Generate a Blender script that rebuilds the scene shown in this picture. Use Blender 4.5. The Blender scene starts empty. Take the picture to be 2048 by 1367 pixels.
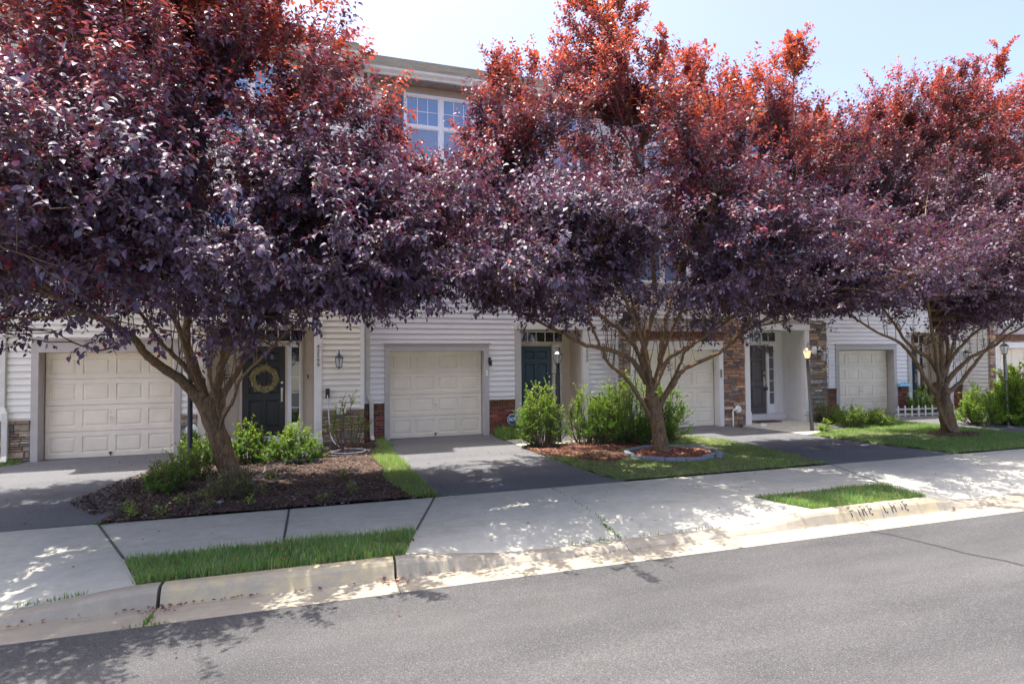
import bpy, bmesh, math, random
import numpy as np
from mathutils import Vector, Matrix

SC = bpy.context.scene
COL = SC.collection
R = math.radians

# ---------------------------------------------------------------- camera
cam_d = bpy.data.cameras.new("camera"); cam = bpy.data.objects.new("camera", cam_d); COL.objects.link(cam)
cam_d.sensor_width = 36; cam_d.lens = 1149.74 / 2048 * 36; cam_d.clip_start = .05; cam_d.clip_end = 2000
_y, _p, _r = .3094, .0272, -.0086
_F = Vector((math.sin(_y)*math.cos(_p), math.cos(_y)*math.cos(_p), math.sin(_p)))
_R = Vector((math.cos(_y), -math.sin(_y), 0)); _U = _R.cross(_F)
_R2 = _R*math.cos(_r)+_U*math.sin(_r); _U2 = -_R*math.sin(_r)+_U*math.cos(_r)
_m = Matrix((_R2, _U2, -_F)).transposed().to_4x4(); _m.translation = (0, 0, 2.1528)
cam.matrix_world = _m
SC.camera = cam

# ---------------------------------------------------------------- light and exposure
SUN_DIR = Vector((-.20, .125, 1.0)).normalized()        # towards the sun: high, a little behind the houses
wd = bpy.data.worlds.new("World"); SC.world = wd; wd.use_nodes = True
nt = wd.node_tree; bg = nt.nodes["Background"]
sky = nt.nodes.new("ShaderNodeTexSky"); sky.sky_type = 'NISHITA'; sky.sun_disc = False
sky.sun_elevation = math.asin(SUN_DIR.z); sky.sun_rotation = math.atan2(SUN_DIR.x, SUN_DIR.y)
sky.air_density = .3; sky.dust_density = 2.5; sky.ozone_density = 0
nt.links.new(sky.outputs[0], bg.inputs[0]); bg.inputs[1].default_value = .15
sd = bpy.data.lights.new("sun", 'SUN'); sd.energy = 2.0; sd.angle = R(.5); sd.color = (1, .93, .83)
so = bpy.data.objects.new("sun", sd); COL.objects.link(so); so.rotation_euler = (-SUN_DIR).to_track_quat('-Z', 'Y').to_euler()
SC.view_settings.view_transform = 'Standard'; SC.view_settings.look = 'None'
SC.view_settings.exposure = 2.42; SC.view_settings.gamma = 1
SC.cycles.max_bounces = 8; SC.cycles.transparent_max_bounces = 8
SC.cycles.diffuse_bounces = 4; SC.cycles.sample_clamp_indirect = 6

rng = np.random.default_rng(7); random.seed(7)

# ---------------------------------------------------------------- helpers
def prop(o, label=None, cat=None, group=None, kind=None):
    if label: o['label'] = label
    if cat: o['category'] = cat
    if group: o['group'] = group
    if kind: o['kind'] = kind
    return o
def empty(name, loc, label, cat, group=None, rz=0):
    o = bpy.data.objects.new(name, None); o.location = loc; o.rotation_euler = (0, 0, rz); COL.objects.link(o)
    o.empty_display_size = .2
    return prop(o, label, cat, group)

class MB:
    """collects polygons, in world coordinates, optionally with one colour per polygon"""
    def __init__(s): s.v = []; s.f = []; s.c = []; s.col = None
    def poly(s, pts):
        b = len(s.v); s.v += [tuple(p) for p in pts]; s.f.append(tuple(range(b, b+len(pts)))); s.c.append(s.col)
    def box(s, x0, x1, y0, y1, z0, z1):
        b = len(s.v)
        s.v += [(x0,y0,z0),(x1,y0,z0),(x1,y1,z0),(x0,y1,z0),(x0,y0,z1),(x1,y0,z1),(x1,y1,z1),(x0,y1,z1)]
        for q in ((0,3,2,1),(4,5,6,7),(0,1,5,4),(1,2,6,5),(2,3,7,6),(3,0,4,7)):
            s.f.append(tuple(b+i for i in q)); s.c.append(s.col)
        return s
    def prism(s, pts, z0, z1, axis='z'):
        n = len(pts); b = len(s.v)
        def P(p, h): return (p[0], p[1], h) if axis == 'z' else ((p[0], h, p[1]) if axis == 'y' else (h, p[0], p[1]))
        s.v += [P(p, z0) for p in pts]+[P(p, z1) for p in pts]
        s.f.append(tuple(b+i for i in range(n))[::-1]); s.f.append(tuple(b+n+i for i in range(n))); s.c += [s.col]*2
        for i in range(n):
            j = (i+1) % n; s.f.append((b+i, b+j, b+n+j, b+n+i)); s.c.append(s.col)
        return s
    def lathe(s, cx, cy, prof, n=20, rot=0):
        b = len(s.v); m = len(prof)
        for (r, z) in prof:
            for k in range(n):
                a = rot+2*math.pi*k/n; s.v.append((cx+r*math.cos(a), cy+r*math.sin(a), z))
        for i in range(m-1):
            for k in range(n):
                l = (k+1) % n; s.f.append((b+i*n+k, b+i*n+l, b+(i+1)*n+l, b+(i+1)*n+k)); s.c.append(s.col)
        s.f.append(tuple(b+k for k in range(n))[::-1]); s.f.append(tuple(b+(m-1)*n+k for k in range(n))); s.c += [s.col]*2
        return s
    def tube(s, pts, rs, n=8, jit=0):
        pts = [Vector(p) for p in pts]
        if not hasattr(rs, '__len__'): rs = [rs]*len(pts)
        b = len(s.v); up = None
        for i, p in enumerate(pts):
            t = (pts[min(i+1, len(pts)-1)]-pts[max(i-1, 0)])
            t = t.normalized() if t.length > 1e-9 else Vector((0, 0, 1))
            if up is None: up = Vector((0, 0, 1)) if abs(t.z) < .9 else Vector((1, 0, 0))
            a = t.cross(up).normalized(); c = a.cross(t).normalized(); up = c
            for k in range(n):
                w = 2*math.pi*k/n; rr = rs[i]*(1+(random.uniform(-jit, jit) if jit else 0))
                s.v.append(tuple(p+a*(rr*math.cos(w))+c*(rr*math.sin(w))))
        for i in range(len(pts)-1):
            for k in range(n):
                l = (k+1) % n; s.f.append((b+i*n+k, b+i*n+l, b+(i+1)*n+l, b+(i+1)*n+k)); s.c.append(s.col)
        s.f.append(tuple(b+k for k in range(n))[::-1]); s.f.append(tuple(b+(len(pts)-1)*n+k for k in range(n))); s.c += [s.col]*2
        return s
    def build(s, name, mat, parent=None, smooth=False, bevel=0, local=True):
        me = bpy.data.meshes.new(name)
        off = Vector((0, 0, 0))
        if parent is not None and local: off = origin(parent)
        elif s.v and parent is None:
            a = np.array(s.v); lo, hi = a.min(0), a.max(0); off = Vector(((lo[0]+hi[0])/2, (lo[1]+hi[1])/2, lo[2]))
        me.from_pydata([(v[0]-off[0], v[1]-off[1], v[2]-off[2]) for v in s.v], [], s.f)
        if any(c is not None for c in s.c):
            at = me.attributes.new("Col", 'FLOAT_COLOR', 'FACE')
            at.data.foreach_set("color", np.array([(c if c else (.5, .5, .5))+(1,) for c in s.c], dtype=np.float32).ravel())
        me.update()
        bm = bmesh.new(); bm.from_mesh(me); bmesh.ops.recalc_face_normals(bm, faces=bm.faces); bm.to_mesh(me); bm.free()
        if smooth:
            me.polygons.foreach_set("use_smooth", [True]*len(me.polygons))
            try: me.set_sharp_from_angle(angle=R(40))
            except Exception: pass
        me.materials.append(mat)
        o = bpy.data.objects.new(name, me); COL.objects.link(o)
        if parent is not None: o.parent = parent
        if parent is None or not local: o.location = off
        if bevel:
            b = o.modifiers.new("bevel", 'BEVEL'); b.width = bevel; b.segments = 2; b.limit_method = 'ANGLE'; b.harden_normals = False
        return o
def origin(o):
    v = Vector((0, 0, 0))
    while o is not None: v += Vector(o.location); o = o.parent
    return v

def np_mesh(name, verts, loops, starts, mat, parent=None, cols=None, smooth=False, loc=None):
    """big meshes straight from arrays (verts in world coordinates)"""
    me = bpy.data.meshes.new(name)
    off = np.array(origin(parent)) if parent is not None else (np.array(loc) if loc is not None else np.zeros(3))
    me.vertices.add(len(verts)); me.vertices.foreach_set("co", (verts-off).astype(np.float32).ravel())
    me.loops.add(len(loops)); me.loops.foreach_set("vertex_index", loops.astype(np.int32))
    me.polygons.add(len(starts)); me.polygons.foreach_set("loop_start", starts.astype(np.int32))
    if smooth: me.polygons.foreach_set("use_smooth", np.ones(len(starts), dtype=bool))
    me.update(calc_edges=True)
    if cols is not None:
        at = me.attributes.new("Col", 'FLOAT_COLOR', 'POINT'); at.data.foreach_set("color", cols.astype(np.float32).ravel())
    me.materials.append(mat)
    o = bpy.data.objects.new(name, me); COL.objects.link(o)
    if parent is not None: o.parent = parent
    else: o.location = off
    return o

def tile(template_v, template_f, P, A, B, C, L, W):
    """place a template (a along A*L, b along B*W, c along C*L) n times -> verts, loops, starts"""
    T = np.array(template_v); n = len(P)
    V = P[:, None, :]+T[None, :, 0, None]*(A*L[:, None])[:, None, :]+T[None, :, 1, None]*(B*W[:, None])[:, None, :]+T[None, :, 2, None]*(C*L[:, None])[:, None, :]
    lp = np.concatenate([np.array(f) for f in template_f]); st = np.cumsum([0]+[len(f) for f in template_f])[:-1]
    k = len(T)
    loops = (lp[None, :]+(np.arange(n)*k)[:, None]).ravel(); starts = (st[None, :]+(np.arange(n)*len(lp))[:, None]).ravel()
    return V.reshape(-1, 3), loops, starts
def unit(a): return a/np.maximum(np.linalg.norm(a, axis=-1, keepdims=True), 1e-9)
LEAF8 = ([(0,0,0),(.28,.46,.07),(.66,.38,.0),(1,0,-.26),(.66,-.38,.0),(.28,-.46,.07),(.28,0,-.03),(.66,0,-.10)],
         [(0,1,6),(0,6,5),(1,2,7,6),(6,7,4,5),(2,3,7),(7,3,4)])
LEAF6 = ([(0,0,0),(.45,.48,.03),(1,0,-.14),(.45,-.48,.03),(.5,0,-.05)], [(0,1,4),(1,2,4),(0,4,3),(4,2,3)])
BLADE = ([(0,.5,0),(0,-.5,0),(.55,.34,.06),(.55,-.34,.06),(1,0,.25)], [(0,1,3,2),(2,3,4)])

def in_poly(x, y, poly):
    inside = np.zeros(len(x), bool); n = len(poly)
    for i in range(n):
        x0, y0 = poly[i]; x1, y1 = poly[(i+1) % n]
        c = ((y0 > y) != (y1 > y)) & (x < (x1-x0)*(y-y0)/((y1-y0) if y1 != y0 else 1e-9)+x0)
        inside ^= c
    return inside
def sample_poly(poly, n, g):
    a = np.array(poly); lo, hi = a.min(0), a.max(0); out = []
    tot = 0
    while tot < n:
        p = g.uniform(lo, hi, (n*2, 2)); p = p[in_poly(p[:, 0], p[:, 1], poly)]; out.append(p); tot += len(p)
    return np.concatenate(out)[:n]
def vnoise(x, y, s, seed=0):
    """cheap smooth value noise 0..1"""
    x = x/s; y = y/s; xi = np.floor(x).astype(int); yi = np.floor(y).astype(int); fx = x-xi; fy = y-yi
    def h(a, b): 
        v = np.sin(a*127.1+b*311.7+seed*74.7)*43758.5453; return v-np.floor(v)
    fx = fx*fx*(3-2*fx); fy = fy*fy*(3-2*fy)
    return (h(xi, yi)*(1-fx)+h(xi+1, yi)*fx)*(1-fy)+(h(xi, yi+1)*(1-fx)+h(xi+1, yi+1)*fx)*fy

# ---------------------------------------------------------------- materials
def mat(name):
    m = bpy.data.materials.new(name); m.use_nodes = True; t = m.node_tree
    return m, t, t.nodes["Principled BSDF"]
def N(t, kind, **kw):
    n = t.nodes.new(kind)
    for k, v in kw.items():
        if k.startswith('_'): setattr(n, k[1:], v)
        else: n.inputs[k.replace('__', ' ')].default_value = v
    return n
def ramp(t, src, stops):
    r = t.nodes.new("ShaderNodeValToRGB"); e = r.color_ramp.elements
    while len(e) < len(stops): e.new(.5)
    for i, (p, c) in enumerate(stops): e[i].position = p; e[i].color = (*c, 1) if len(c) == 3 else c
    t.links.new(src, r.inputs[0]); return r.outputs[0]
def coords(t): 
    return N(t, "ShaderNodeTexCoord").outputs["Object"]
def noise(t, vec, scale, detail=4, rough=.55, stretch=None):
    if stretch:
        mp = t.nodes.new("ShaderNodeMapping"); mp.inputs["Scale"].default_value = stretch; t.links.new(vec, mp.inputs[0]); vec = mp.outputs[0]
    n = t.nodes.new("ShaderNodeTexNoise"); n.inputs["Scale"].default_value = scale; n.inputs["Detail"].default_value = detail; n.inputs["Roughness"].default_value = rough
    t.links.new(vec, n.inputs["Vector"]); return n.outputs["Fac"]
def mix(t, fac, a, b, mode='MIX'):
    m = t.nodes.new("ShaderNodeMix"); m.data_type = 'RGBA'; m.blend_type = mode
    for sock, v in ((m.inputs[0], fac), (m.inputs[6], a), (m.inputs[7], b)):
        if hasattr(v, 'is_linked') or isinstance(v, bpy.types.NodeSocket): t.links.new(v, sock)
        else: sock.default_value = (*v, 1) if isinstance(v, tuple) and len(v) == 3 else v
    return m.outputs[2]
def bump(t, b, h, strength, dist):
    n = t.nodes.new("ShaderNodeBump"); n.inputs["Strength"].default_value = strength; n.inputs["Distance"].default_value = dist
    t.links.new(h, n.inputs["Height"]); t.links.new(n.outputs[0], b.inputs["Normal"])
def plain(name, c, rough=.6, metal=0, var=.08, scale=6, bmp=0, spec=.5):
    m, t, b = mat(name); v = coords(t); f = noise(t, v, scale, 5)
    lo = tuple(x*(1-var) for x in c); hi = tuple(min(1, x*(1+var)) for x in c)
    t.links.new(ramp(t, f, [(.3, lo), (.7, hi)]), b.inputs["Base Color"])
    b.inputs["Roughness"].default_value = rough; b.inputs["Metallic"].default_value = metal; b.inputs["Specular IOR Level"].default_value = spec
    if bmp: bump(t, b, noise(t, v, scale*12, 4), bmp, .01)
    return m
def attr_col(name, rough=.7, var=.12, scale=18, bmp=.3, dist=.01, spec=.4):
    m, t, b = mat(name); a = t.nodes.new("ShaderNodeAttribute"); a.attribute_name = "Col"; v = coords(t)
    f = noise(t, v, scale, 6, .65)
    g = ramp(t, f, [(.25, (1-var*2,)*3), (.75, (1+var,)*3)])
    t.links.new(mix(t, 1.0, a.outputs["Color"], g, 'MULTIPLY'), b.inputs["Base Color"])
    b.inputs["Roughness"].default_value = rough; b.inputs["Specular IOR Level"].default_value = spec
    if bmp: bump(t, b, f, bmp, dist)
    return m
def leaf_mat(name, rough, trans_lo, trans_hi, tfac, spec=.5):
    """Col rgb = leaf colour, alpha = 0..1 picks the colour of the light that comes through"""
    m, t, b = mat(name); a = t.nodes.new("ShaderNodeAttribute"); a.attribute_name = "Col"
    t.links.new(a.outputs["Color"], b.inputs["Base Color"]); b.inputs["Roughness"].default_value = rough; b.inputs["Specular IOR Level"].default_value = spec
    tr = t.nodes.new("ShaderNodeBsdfTranslucent"); t.links.new(mix(t, a.outputs["Alpha"], trans_lo, trans_hi), tr.inputs[0])
    mx = t.nodes.new("ShaderNodeMixShader"); mx.inputs[0].default_value = tfac
    t.links.new(b.outputs[0], mx.inputs[1]); t.links.new(tr.outputs[0], mx.inputs[2])
    t.links.new(mx.outputs[0], t.nodes["Material Output"].inputs[0]); return m

def m_asphalt(name, lo, hi, speck, fleck):
    m, t, b = mat(name); v = coords(t)
    big = noise(t, v, .8, 5, .65, (.35, 1.3, 1)); fine = noise(t, v, 80, 4, .85)
    vo = t.nodes.new("ShaderNodeTexVoronoi"); vo.inputs["Scale"].default_value = 150; t.links.new(v, vo.inputs["Vector"])
    c = ramp(t, big, [(.3, lo), (.7, hi)])
    c = mix(t, 1.0, c, ramp(t, fine, [(.34, (.45,)*3), (.5, (1.0,)*3), (.66, (1.65,)*3)]), 'MULTIPLY')
    f2 = ramp(t, vo.outputs["Color"], [(.80, (0,)*3), (.86, (speck,)*3)])
    c = mix(t, f2, c, fleck)
    t.links.new(c, b.inputs["Base Color"]); b.inputs["Roughness"].default_value = .85; b.inputs["Specular IOR Level"].default_value = .3
    bump(t, b, fine, .9, .006); return m
def m_concrete(name, lo, hi, warm=(.42, .38, .30), stain=.55):
    m, t, b = mat(name); v = coords(t)
    big = noise(t, v, .9, 5, .6); mid = noise(t, v, 7, 5, .65); fine = noise(t, v, 160, 2, .7); st = noise(t, v, 1.7, 6, .7, (1, 2.4, 1))
    c = ramp(t, big, [(.3, lo), (.7, hi)])
    c = mix(t, ramp(t, st, [(.52, (0,)*3), (.72, (stain,)*3)]), c, warm)
    c = mix(t, 1.0, c, ramp(t, mid, [(.25, (.86,)*3), (.7, (1.06,)*3)]), 'MULTIPLY')
    c = mix(t, 1.0, c, ramp(t, fine, [(.3, (.82,)*3), (.6, (1.04,)*3)]), 'MULTIPLY')
    t.links.new(c, b.inputs["Base Color"]); b.inputs["Roughness"].default_value = .85; b.inputs["Specular IOR Level"].default_value = .3
    bump(t, b, fine, .35, .004); return m

M = {}
M['road'] = m_asphalt("road_asphalt", (.046, .0465, .049), (.088, .088, .089), .5, (.19, .19, .19))
M['drive'] = m_asphalt("driveway_asphalt", (.10, .104, .115), (.15, .153, .16), .4, (.19, .19, .19))
M['seal'] = plain("crack_sealant", (.05, .05, .055), .5)
M['concrete'] = m_concrete("sidewalk_concrete", (.41, .405, .35), (.51, .50, .43), (.34, .33, .24), .55)
M['kerb'] = m_concrete("kerb_concrete", (.31, .28, .22), (.39, .35, .275), (.24, .205, .145), .65)
def m_kerbpaint():
    m, t, b = mat("faded_kerb_paint"); v = coords(t)
    n1 = noise(t, v, 9, 6, .7); n2 = noise(t, v, 2.2, 4, .6, (1, 1, 6)); fine = noise(t, v, 150, 2)
    sep = t.nodes.new("ShaderNodeSeparateXYZ"); t.links.new(v, sep.inputs[0])
    c = mix(t, ramp(t, n1, [(.38, (0,)*3), (.6, (.85,)*3)]), (.35, .31, .235), (.46, .38, .22))
    c = mix(t, ramp(t, n2, [(.5, (0,)*3), (.68, (.7,)*3)]), c, (.30, .28, .23))
    t.links.new(c, b.inputs["Base Color"]); b.inputs["Roughness"].default_value = .8; bump(t, b, fine, .3, .004); return m
M['kerbpaint'] = m_kerbpaint()
M['soil'] = plain("bare_soil", (.10, .072, .05), .95, 0, .35, 9, .6)
M['turf'] = plain("turf_thatch", (.12, .13, .055), .95, 0, .4, 7, .6)
M['mulch'] = plain("bark_mulch_bed", (.065, .040, .030), .9, 0, .5, 14, .8)
M['mulchred'] = plain("red_mulch_bed", (.11, .045, .03), .9, 0, .5, 14, .8)
M['chip'] = attr_col("bark_chip", .8, .2, 40, .2)
M['field'] = plain("far_ground", (.27, .26, .21), .95, 0, .2, 1)

def m_siding(name, c):
    m, t, b = mat(name); v = coords(t)
    f = noise(t, v, 30, 4, .6, (.12, 1, 1)); g = noise(t, v, .8, 4)
    lo = tuple(x*.93 for x in c)
    cc = mix(t, ramp(t, g, [(.35, (0,)*3), (.7, (1,)*3)]), lo, c)
    cc = mix(t, 1.0, cc, ramp(t, f, [(.3, (.97,)*3), (.7, (1.02,)*3)]), 'MULTIPLY')
    t.links.new(cc, b.inputs["Base Color"]); b.inputs["Roughness"].default_value = .55; bump(t, b, f, .12, .003); return m
M['sid_cream'] = m_siding("cream_vinyl_siding", (.84, .79, .68))
M['sid_white'] = m_siding("white_vinyl_siding", (.83, .815, .81))
M['sid_pale'] = m_siding("pale_vinyl_siding", (.84, .82, .77))
M['trim_taupe'] = plain("taupe_trim_paint", (.47, .42, .37), .6, 0, .05)
M['trim_grey'] = plain("grey_trim_paint", (.50, .48, .46), .6, 0, .05)
M['trim_white'] = plain("white_trim_paint", (.76, .74, .70), .55, 0, .04)
M['porch_tan'] = plain("tan_porch_paint", (.64, .55, .44), .65, 0, .05)
M['porch_white'] = plain("white_porch_paint", (.74, .72, .68), .65, 0, .05)
M['gar_cream'] = plain("cream_garage_paint", (.89, .765, .575), .5, 0, .07, 3)
M['gar_white'] = plain("ivory_garage_paint", (.86, .775, .62), .5, 0, .05, 3)
M['door_black'] = plain("black_door_paint", (.017, .016, .016), .35, 0, .2)
M['door_teal'] = plain("teal_door_paint", (.010, .045, .075), .35, 0, .1)
M['door_brown'] = plain("grey_brown_door_paint", (.095, .078, .075), .4, 0, .1)
M['shutter'] = plain("slate_blue_shutter", (.10, .17, .23), .55, 0, .08)
M['stone'] = attr_col("ledge_stone", .85, .22, 14, .9, .02)
M['brick'] = attr_col("red_brick", .85, .2, 25, .6, .008)
M['mortar'] = plain("mortar", (.30, .27, .23), .95, 0, .15, 20, .4)
M['mortar_dark'] = plain("stone_joint", (.10, .08, .06), .95, 0, .2, 20, .4)
M['backing'] = plain("light_block_backing", (.45, .42, .38), .9)  # for the boxes added inside the houses to block light
def m_glass(name, c, rough=.04):
    m, t, b = mat(name); v = coords(t)
    t.links.new(ramp(t, noise(t, v, .7, 3), [(.3, tuple(x*.85 for x in c)), (.7, tuple(x*1.1 for x in c))]), b.inputs["Base Color"])
    b.inputs["Roughness"].default_value = rough; b.inputs["Specular IOR Level"].default_value = 1.0; b.inputs["Coat Weight"].default_value = .6; b.inputs["Coat Roughness"].default_value = .02
    return m
M['glass_blue'] = m_glass("blue_window_glass", (.15, .27, .48))
M['glass_screen'] = m_glass("screened_window_glass", (.17, .26, .40), .25)
M['glass_dark'] = m_glass("dark_window_glass", (.035, .038, .035))
M['glass_grey'] = m_glass("curtained_window_glass", (.13, .12, .10))
M['shingle'] = None
def m_shingle():
    m, t, b = mat("asphalt_shingles"); v = coords(t)
    br = t.nodes.new("ShaderNodeTexBrick"); t.links.new(v, br.inputs["Vector"]); br.inputs["Scale"].default_value = 1.0
    br.inputs["Brick Width"].default_value = .3; br.inputs["Row Height"].default_value = .13; br.inputs["Mortar Size"].default_value = .006
    br.inputs["Color1"].default_value = (.026, .024, .023, 1); br.inputs["Color2"].default_value = (.048, .044, .042, 1); br.inputs["Mortar"].default_value = (.02, .02, .02, 1)
    f = noise(t, v, 60, 3, .8)
    t.links.new(mix(t, 1.0, br.outputs[0], ramp(t, f, [(.3, (.5,)*3), (.7, (1.6,)*3)]), 'MULTIPLY'), b.inputs["Base Color"]); b.inputs["Roughness"].default_value = 1; b.inputs["Specular IOR Level"].default_value = .05
    bump(t, b, f, .6, .01); return m
M['shingle'] = m_shingle()
M['gutter'] = plain("ivory_gutter_metal", (.60, .58, .50), .45)
M['soffit'] = plain("taupe_soffit_vinyl", (.42, .38, .33), .6)
M['black_metal'] = plain("black_painted_metal", (.018, .018, .021), .4, .2, .2)
M['blue_metal'] = plain("weathered_blue_black_metal", (.035, .05, .075), .4, .3, .2)
M['bronze_metal'] = plain("weathered_bronze_metal", (.10, .09, .08), .45, .4, .2)
M['grey_metal'] = plain("weathered_grey_metal", (.22, .21, .19), .45, .5, .15)
M['brass'] = plain("brushed_nickel", (.55, .50, .42), .3, .9)
M['rust'] = plain("rusty_bracket", (.10, .05, .025), .8, .2, .4, 30)
def m_lampglass(name, c, alpha, emit=None):
    m, t, b = mat(name); b.inputs["Base Color"].default_value = (*c, 1); b.inputs["Roughness"].default_value = .08
    b.inputs["Alpha"].default_value = alpha
    if emit: b.inputs["Emission Color"].default_value = (*emit[0], 1); b.inputs["Emission Strength"].default_value = emit[1]
    return m
M['lamp_clear'] = m_lampglass("clear_lamp_glass", (.75, .78, .8), .38)
M['lamp_frost'] = m_lampglass("frosted_lamp_glass", (.75, .72, .66), .75)
M['lamp_lit'] = m_lampglass("lit_lamp_glass", (.85, .7, .5), .8, ((1, .62, .32), .22))
M['bulb_lit'] = m_lampglass("lit_bulb", (1, .8, .5), 1, ((1, .72, .42), 1.0))
M['bulb'] = m_lampglass("frosted_bulb", (.85, .83, .78), 1)
M['white_plastic'] = plain("white_plastic", (.80, .79, .76), .4, 0, .04)
M['black'] = plain("black_plastic", (.015, .015, .015), .4)
M['hose'] = plain("grey_garden_hose", (.60, .60, .62), .45, 0, .06)
M['green_plastic'] = plain("green_splash_block", (.03, .17, .11), .5)
M['blue_cloth'] = plain("light_blue_tarp", (.22, .50, .70), .5, 0, .2, 12)
M['wreath'] = attr_col("dried_straw", .8, .2, 60, 0)
M['edging'] = plain("grey_edging_block", (.20, .21, .245), .9, 0, .15, 12, .5)
M['fence_white'] = plain("white_vinyl_fence", (.82, .82, .82), .4, 0, .03)
M['mat_brown'] = plain("coir_doormat", (.09, .045, .03), .95, 0, .3, 60, .6)
M['rock'] = plain("white_rock", (.62, .60, .56), .85, 0, .15, 9, .5)
M['sign_blue'] = plain("sign_blue", (.02, .09, .36), .4, 0, .03)
M['sign_white'] = plain("sign_white", (.85, .86, .88), .4, 0, .02)
M['stencil'] = plain("worn_stencil_paint", (.05, .045, .045), .8, 0, .6, 40)
M['number'] = plain("house_number_metal", (.03, .03, .035), .4)
M['pot_blue'] = plain("blue_glazed_pot", (.03, .09, .16), .3)
def m_bark():
    m, t, b = mat("plum_bark"); v = coords(t)
    f = noise(t, v, 9, 6, .7, (3.5, 3.5, .8)); g = noise(t, v, 2.2, 4, .6); h = noise(t, v, 45, 4, .7); l = noise(t, v, 26, 5, .75)
    c = ramp(t, f, [(.28, (.055, .031, .017)), (.5, (.21, .125, .065)), (.72, (.40, .27, .155))])
    c = mix(t, ramp(t, g, [(.4, (0,)*3), (.7, (.5,)*3)]), c, (.16, .15, .10))
    c = mix(t, ramp(t, l, [(.60, (0,)*3), (.68, (.5,)*3)]), c, (.36, .34, .28))
    c = mix(t, 1.0, c, ramp(t, h, [(.3, (.7,)*3), (.7, (1.2,)*3)]), 'MULTIPLY')
    t.links.new(c, b.inputs["Base Color"]); b.inputs["Roughness"].default_value = .85; b.inputs["Specular IOR Level"].default_value = .25
    mm = t.nodes.new("ShaderNodeMath"); mm.operation = 'ADD'; t.links.new(f, mm.inputs[0]); t.links.new(h, mm.inputs[1])
    bump(t, b, mm.outputs[0], .9, .025); return m
M['bark'] = m_bark()
M['twig'] = plain("shrub_twig", (.13, .09, .06), .85, 0, .25, 30)
M['deadtwig'] = plain("grey_dead_wood", (.22, .19, .17), .85, 0, .25, 30)
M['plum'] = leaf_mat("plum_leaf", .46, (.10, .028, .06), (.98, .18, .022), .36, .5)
M['green'] = leaf_mat("shrub_leaf", .45, (.22, .46, .03), (.50, .66, .05), .42, .4)
M['grass'] = leaf_mat("grass_blade", .5, (.22, .50, .06), (.50, .52, .14), .40, .35)
# ---------------------------------------------------------------- ground heights
def sstep(a, b, x):
    t = min(1, max(0, (x-a)/(b-a))); return t*t*(3-2*t)
KLOW = .045
def kz(x):
    f = max(sstep(-2.75, -1.5, x)*(1-sstep(.75, 2.0, x)), sstep(5.0, 6.0, x)*(1-sstep(7.85, 8.75, x)), sstep(13.2, 14.2, x)*(1-sstep(17, 18, x)), 1-sstep(-12, -11, x))
    return KLOW+(.15-KLOW)*f
def gz(x, y):
    if y < 6.0: return 0.0
    if y < 6.8: return kz(x)+(.15-kz(x))*(y-6.0)/.8
    if y < 8.3: return .15
    return .15+.0095*(min(y, 14.5)-8.3)

def slab(bm_all, poly, dz=.0, gap=.008, thick=.09, step=.45, zf=None):
    zf = zf or gz
    bm = bmesh.new(); f = bm.faces.new([bm.verts.new((x, y, 0)) for x, y in poly]); bm.normal_update()
    if f.normal.z < 0: f.normal_flip()
    if gap:
        bmesh.ops.inset_region(bm, faces=[f], thickness=gap); 
        bmesh.ops.delete(bm, geom=[q for q in bm.faces if q is not f], context='FACES')
    xs = [p[0] for p in poly]; ys = [p[1] for p in poly]
    x = math.floor(min(xs))+step
    while x < max(xs):
        if max(xs)-min(xs) < 60: bmesh.ops.bisect_plane(bm, geom=bm.verts[:]+bm.edges[:]+bm.faces[:], plane_co=(x, 0, 0), plane_no=(1, 0, 0))
        x += step
    for y in (6.2, 6.4, 6.6, 6.8, 8.3):
        if min(ys) < y < max(ys): bmesh.ops.bisect_plane(bm, geom=bm.verts[:]+bm.edges[:]+bm.faces[:], plane_co=(0, y, 0), plane_no=(0, 1, 0))
    for v in bm.verts: v.co.z = zf(v.co.x, v.co.y)+dz
    top = bm.faces[:]
    r = bmesh.ops.extrude_face_region(bm, geom=top)
    for v in [g for g in r['geom'] if isinstance(g, bmesh.types.BMVert)]: v.co.z += thick
    for v in bm.verts: v.co.z -= thick
    b = len(bm_all.v); bm.verts.index_update()
    bm_all.v += [tuple(v.co) for v in bm.verts]
    for q in bm.faces: bm_all.f.append(tuple(b+v.index for v in q.verts)); bm_all.c.append(None)
    bm.free()

# one sheet to the horizon
mb = MB(); mb.poly([(-400, -400, -.06), (400, -400, -.06), (400, 400, -.06), (-400, 400, -.06)])
prop(mb.build("ground", M['field']), kind='structure')
# road (crowned very slightly) and its sealed cracks
mb = MB()
xs = np.linspace(-60, 60, 61)
for i in range(60):
    for (ya, za), (yb, zb) in (((-14, -.01), (-4, .04)), ((-4, .04), (2, .03)), ((2, .03), (5.395, .006))):
        mb.poly([(xs[i], ya, za), (xs[i+1], ya, za), (xs[i+1], yb, zb), (xs[i], yb, zb)])
mb.box(-60, 60, 5.30, 5.395, -.05, -.004)
prop(mb.build("road", M['road'], smooth=True), kind='structure')
def road_z(y): return .006+(5.395-y)/3.395*.024 if y > 2 else .03
mb = MB()
pts = [(6.28, 5.38), (6.40, 5.20), (6.44, 4.95), (6.50, 4.70), (6.52, 4.45), (6.66, 4.15), (6.70, 3.8), (6.9, 3.3), (6.95, 2.6), (7.2, 1.5)]
for a, b in zip(pts[:-1], pts[1:]):
    w0 = .022
    mb.poly([(a[0]-w0, a[1], road_z(a[1])+.004), (a[0]+w0, a[1], road_z(a[1])+.004), (b[0]+w0, b[1], road_z(b[1])+.004), (b[0]-w0, b[1], road_z(b[1])+.004)])
prop(mb.build("crack_sealant", M['seal']), kind='structure')
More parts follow.
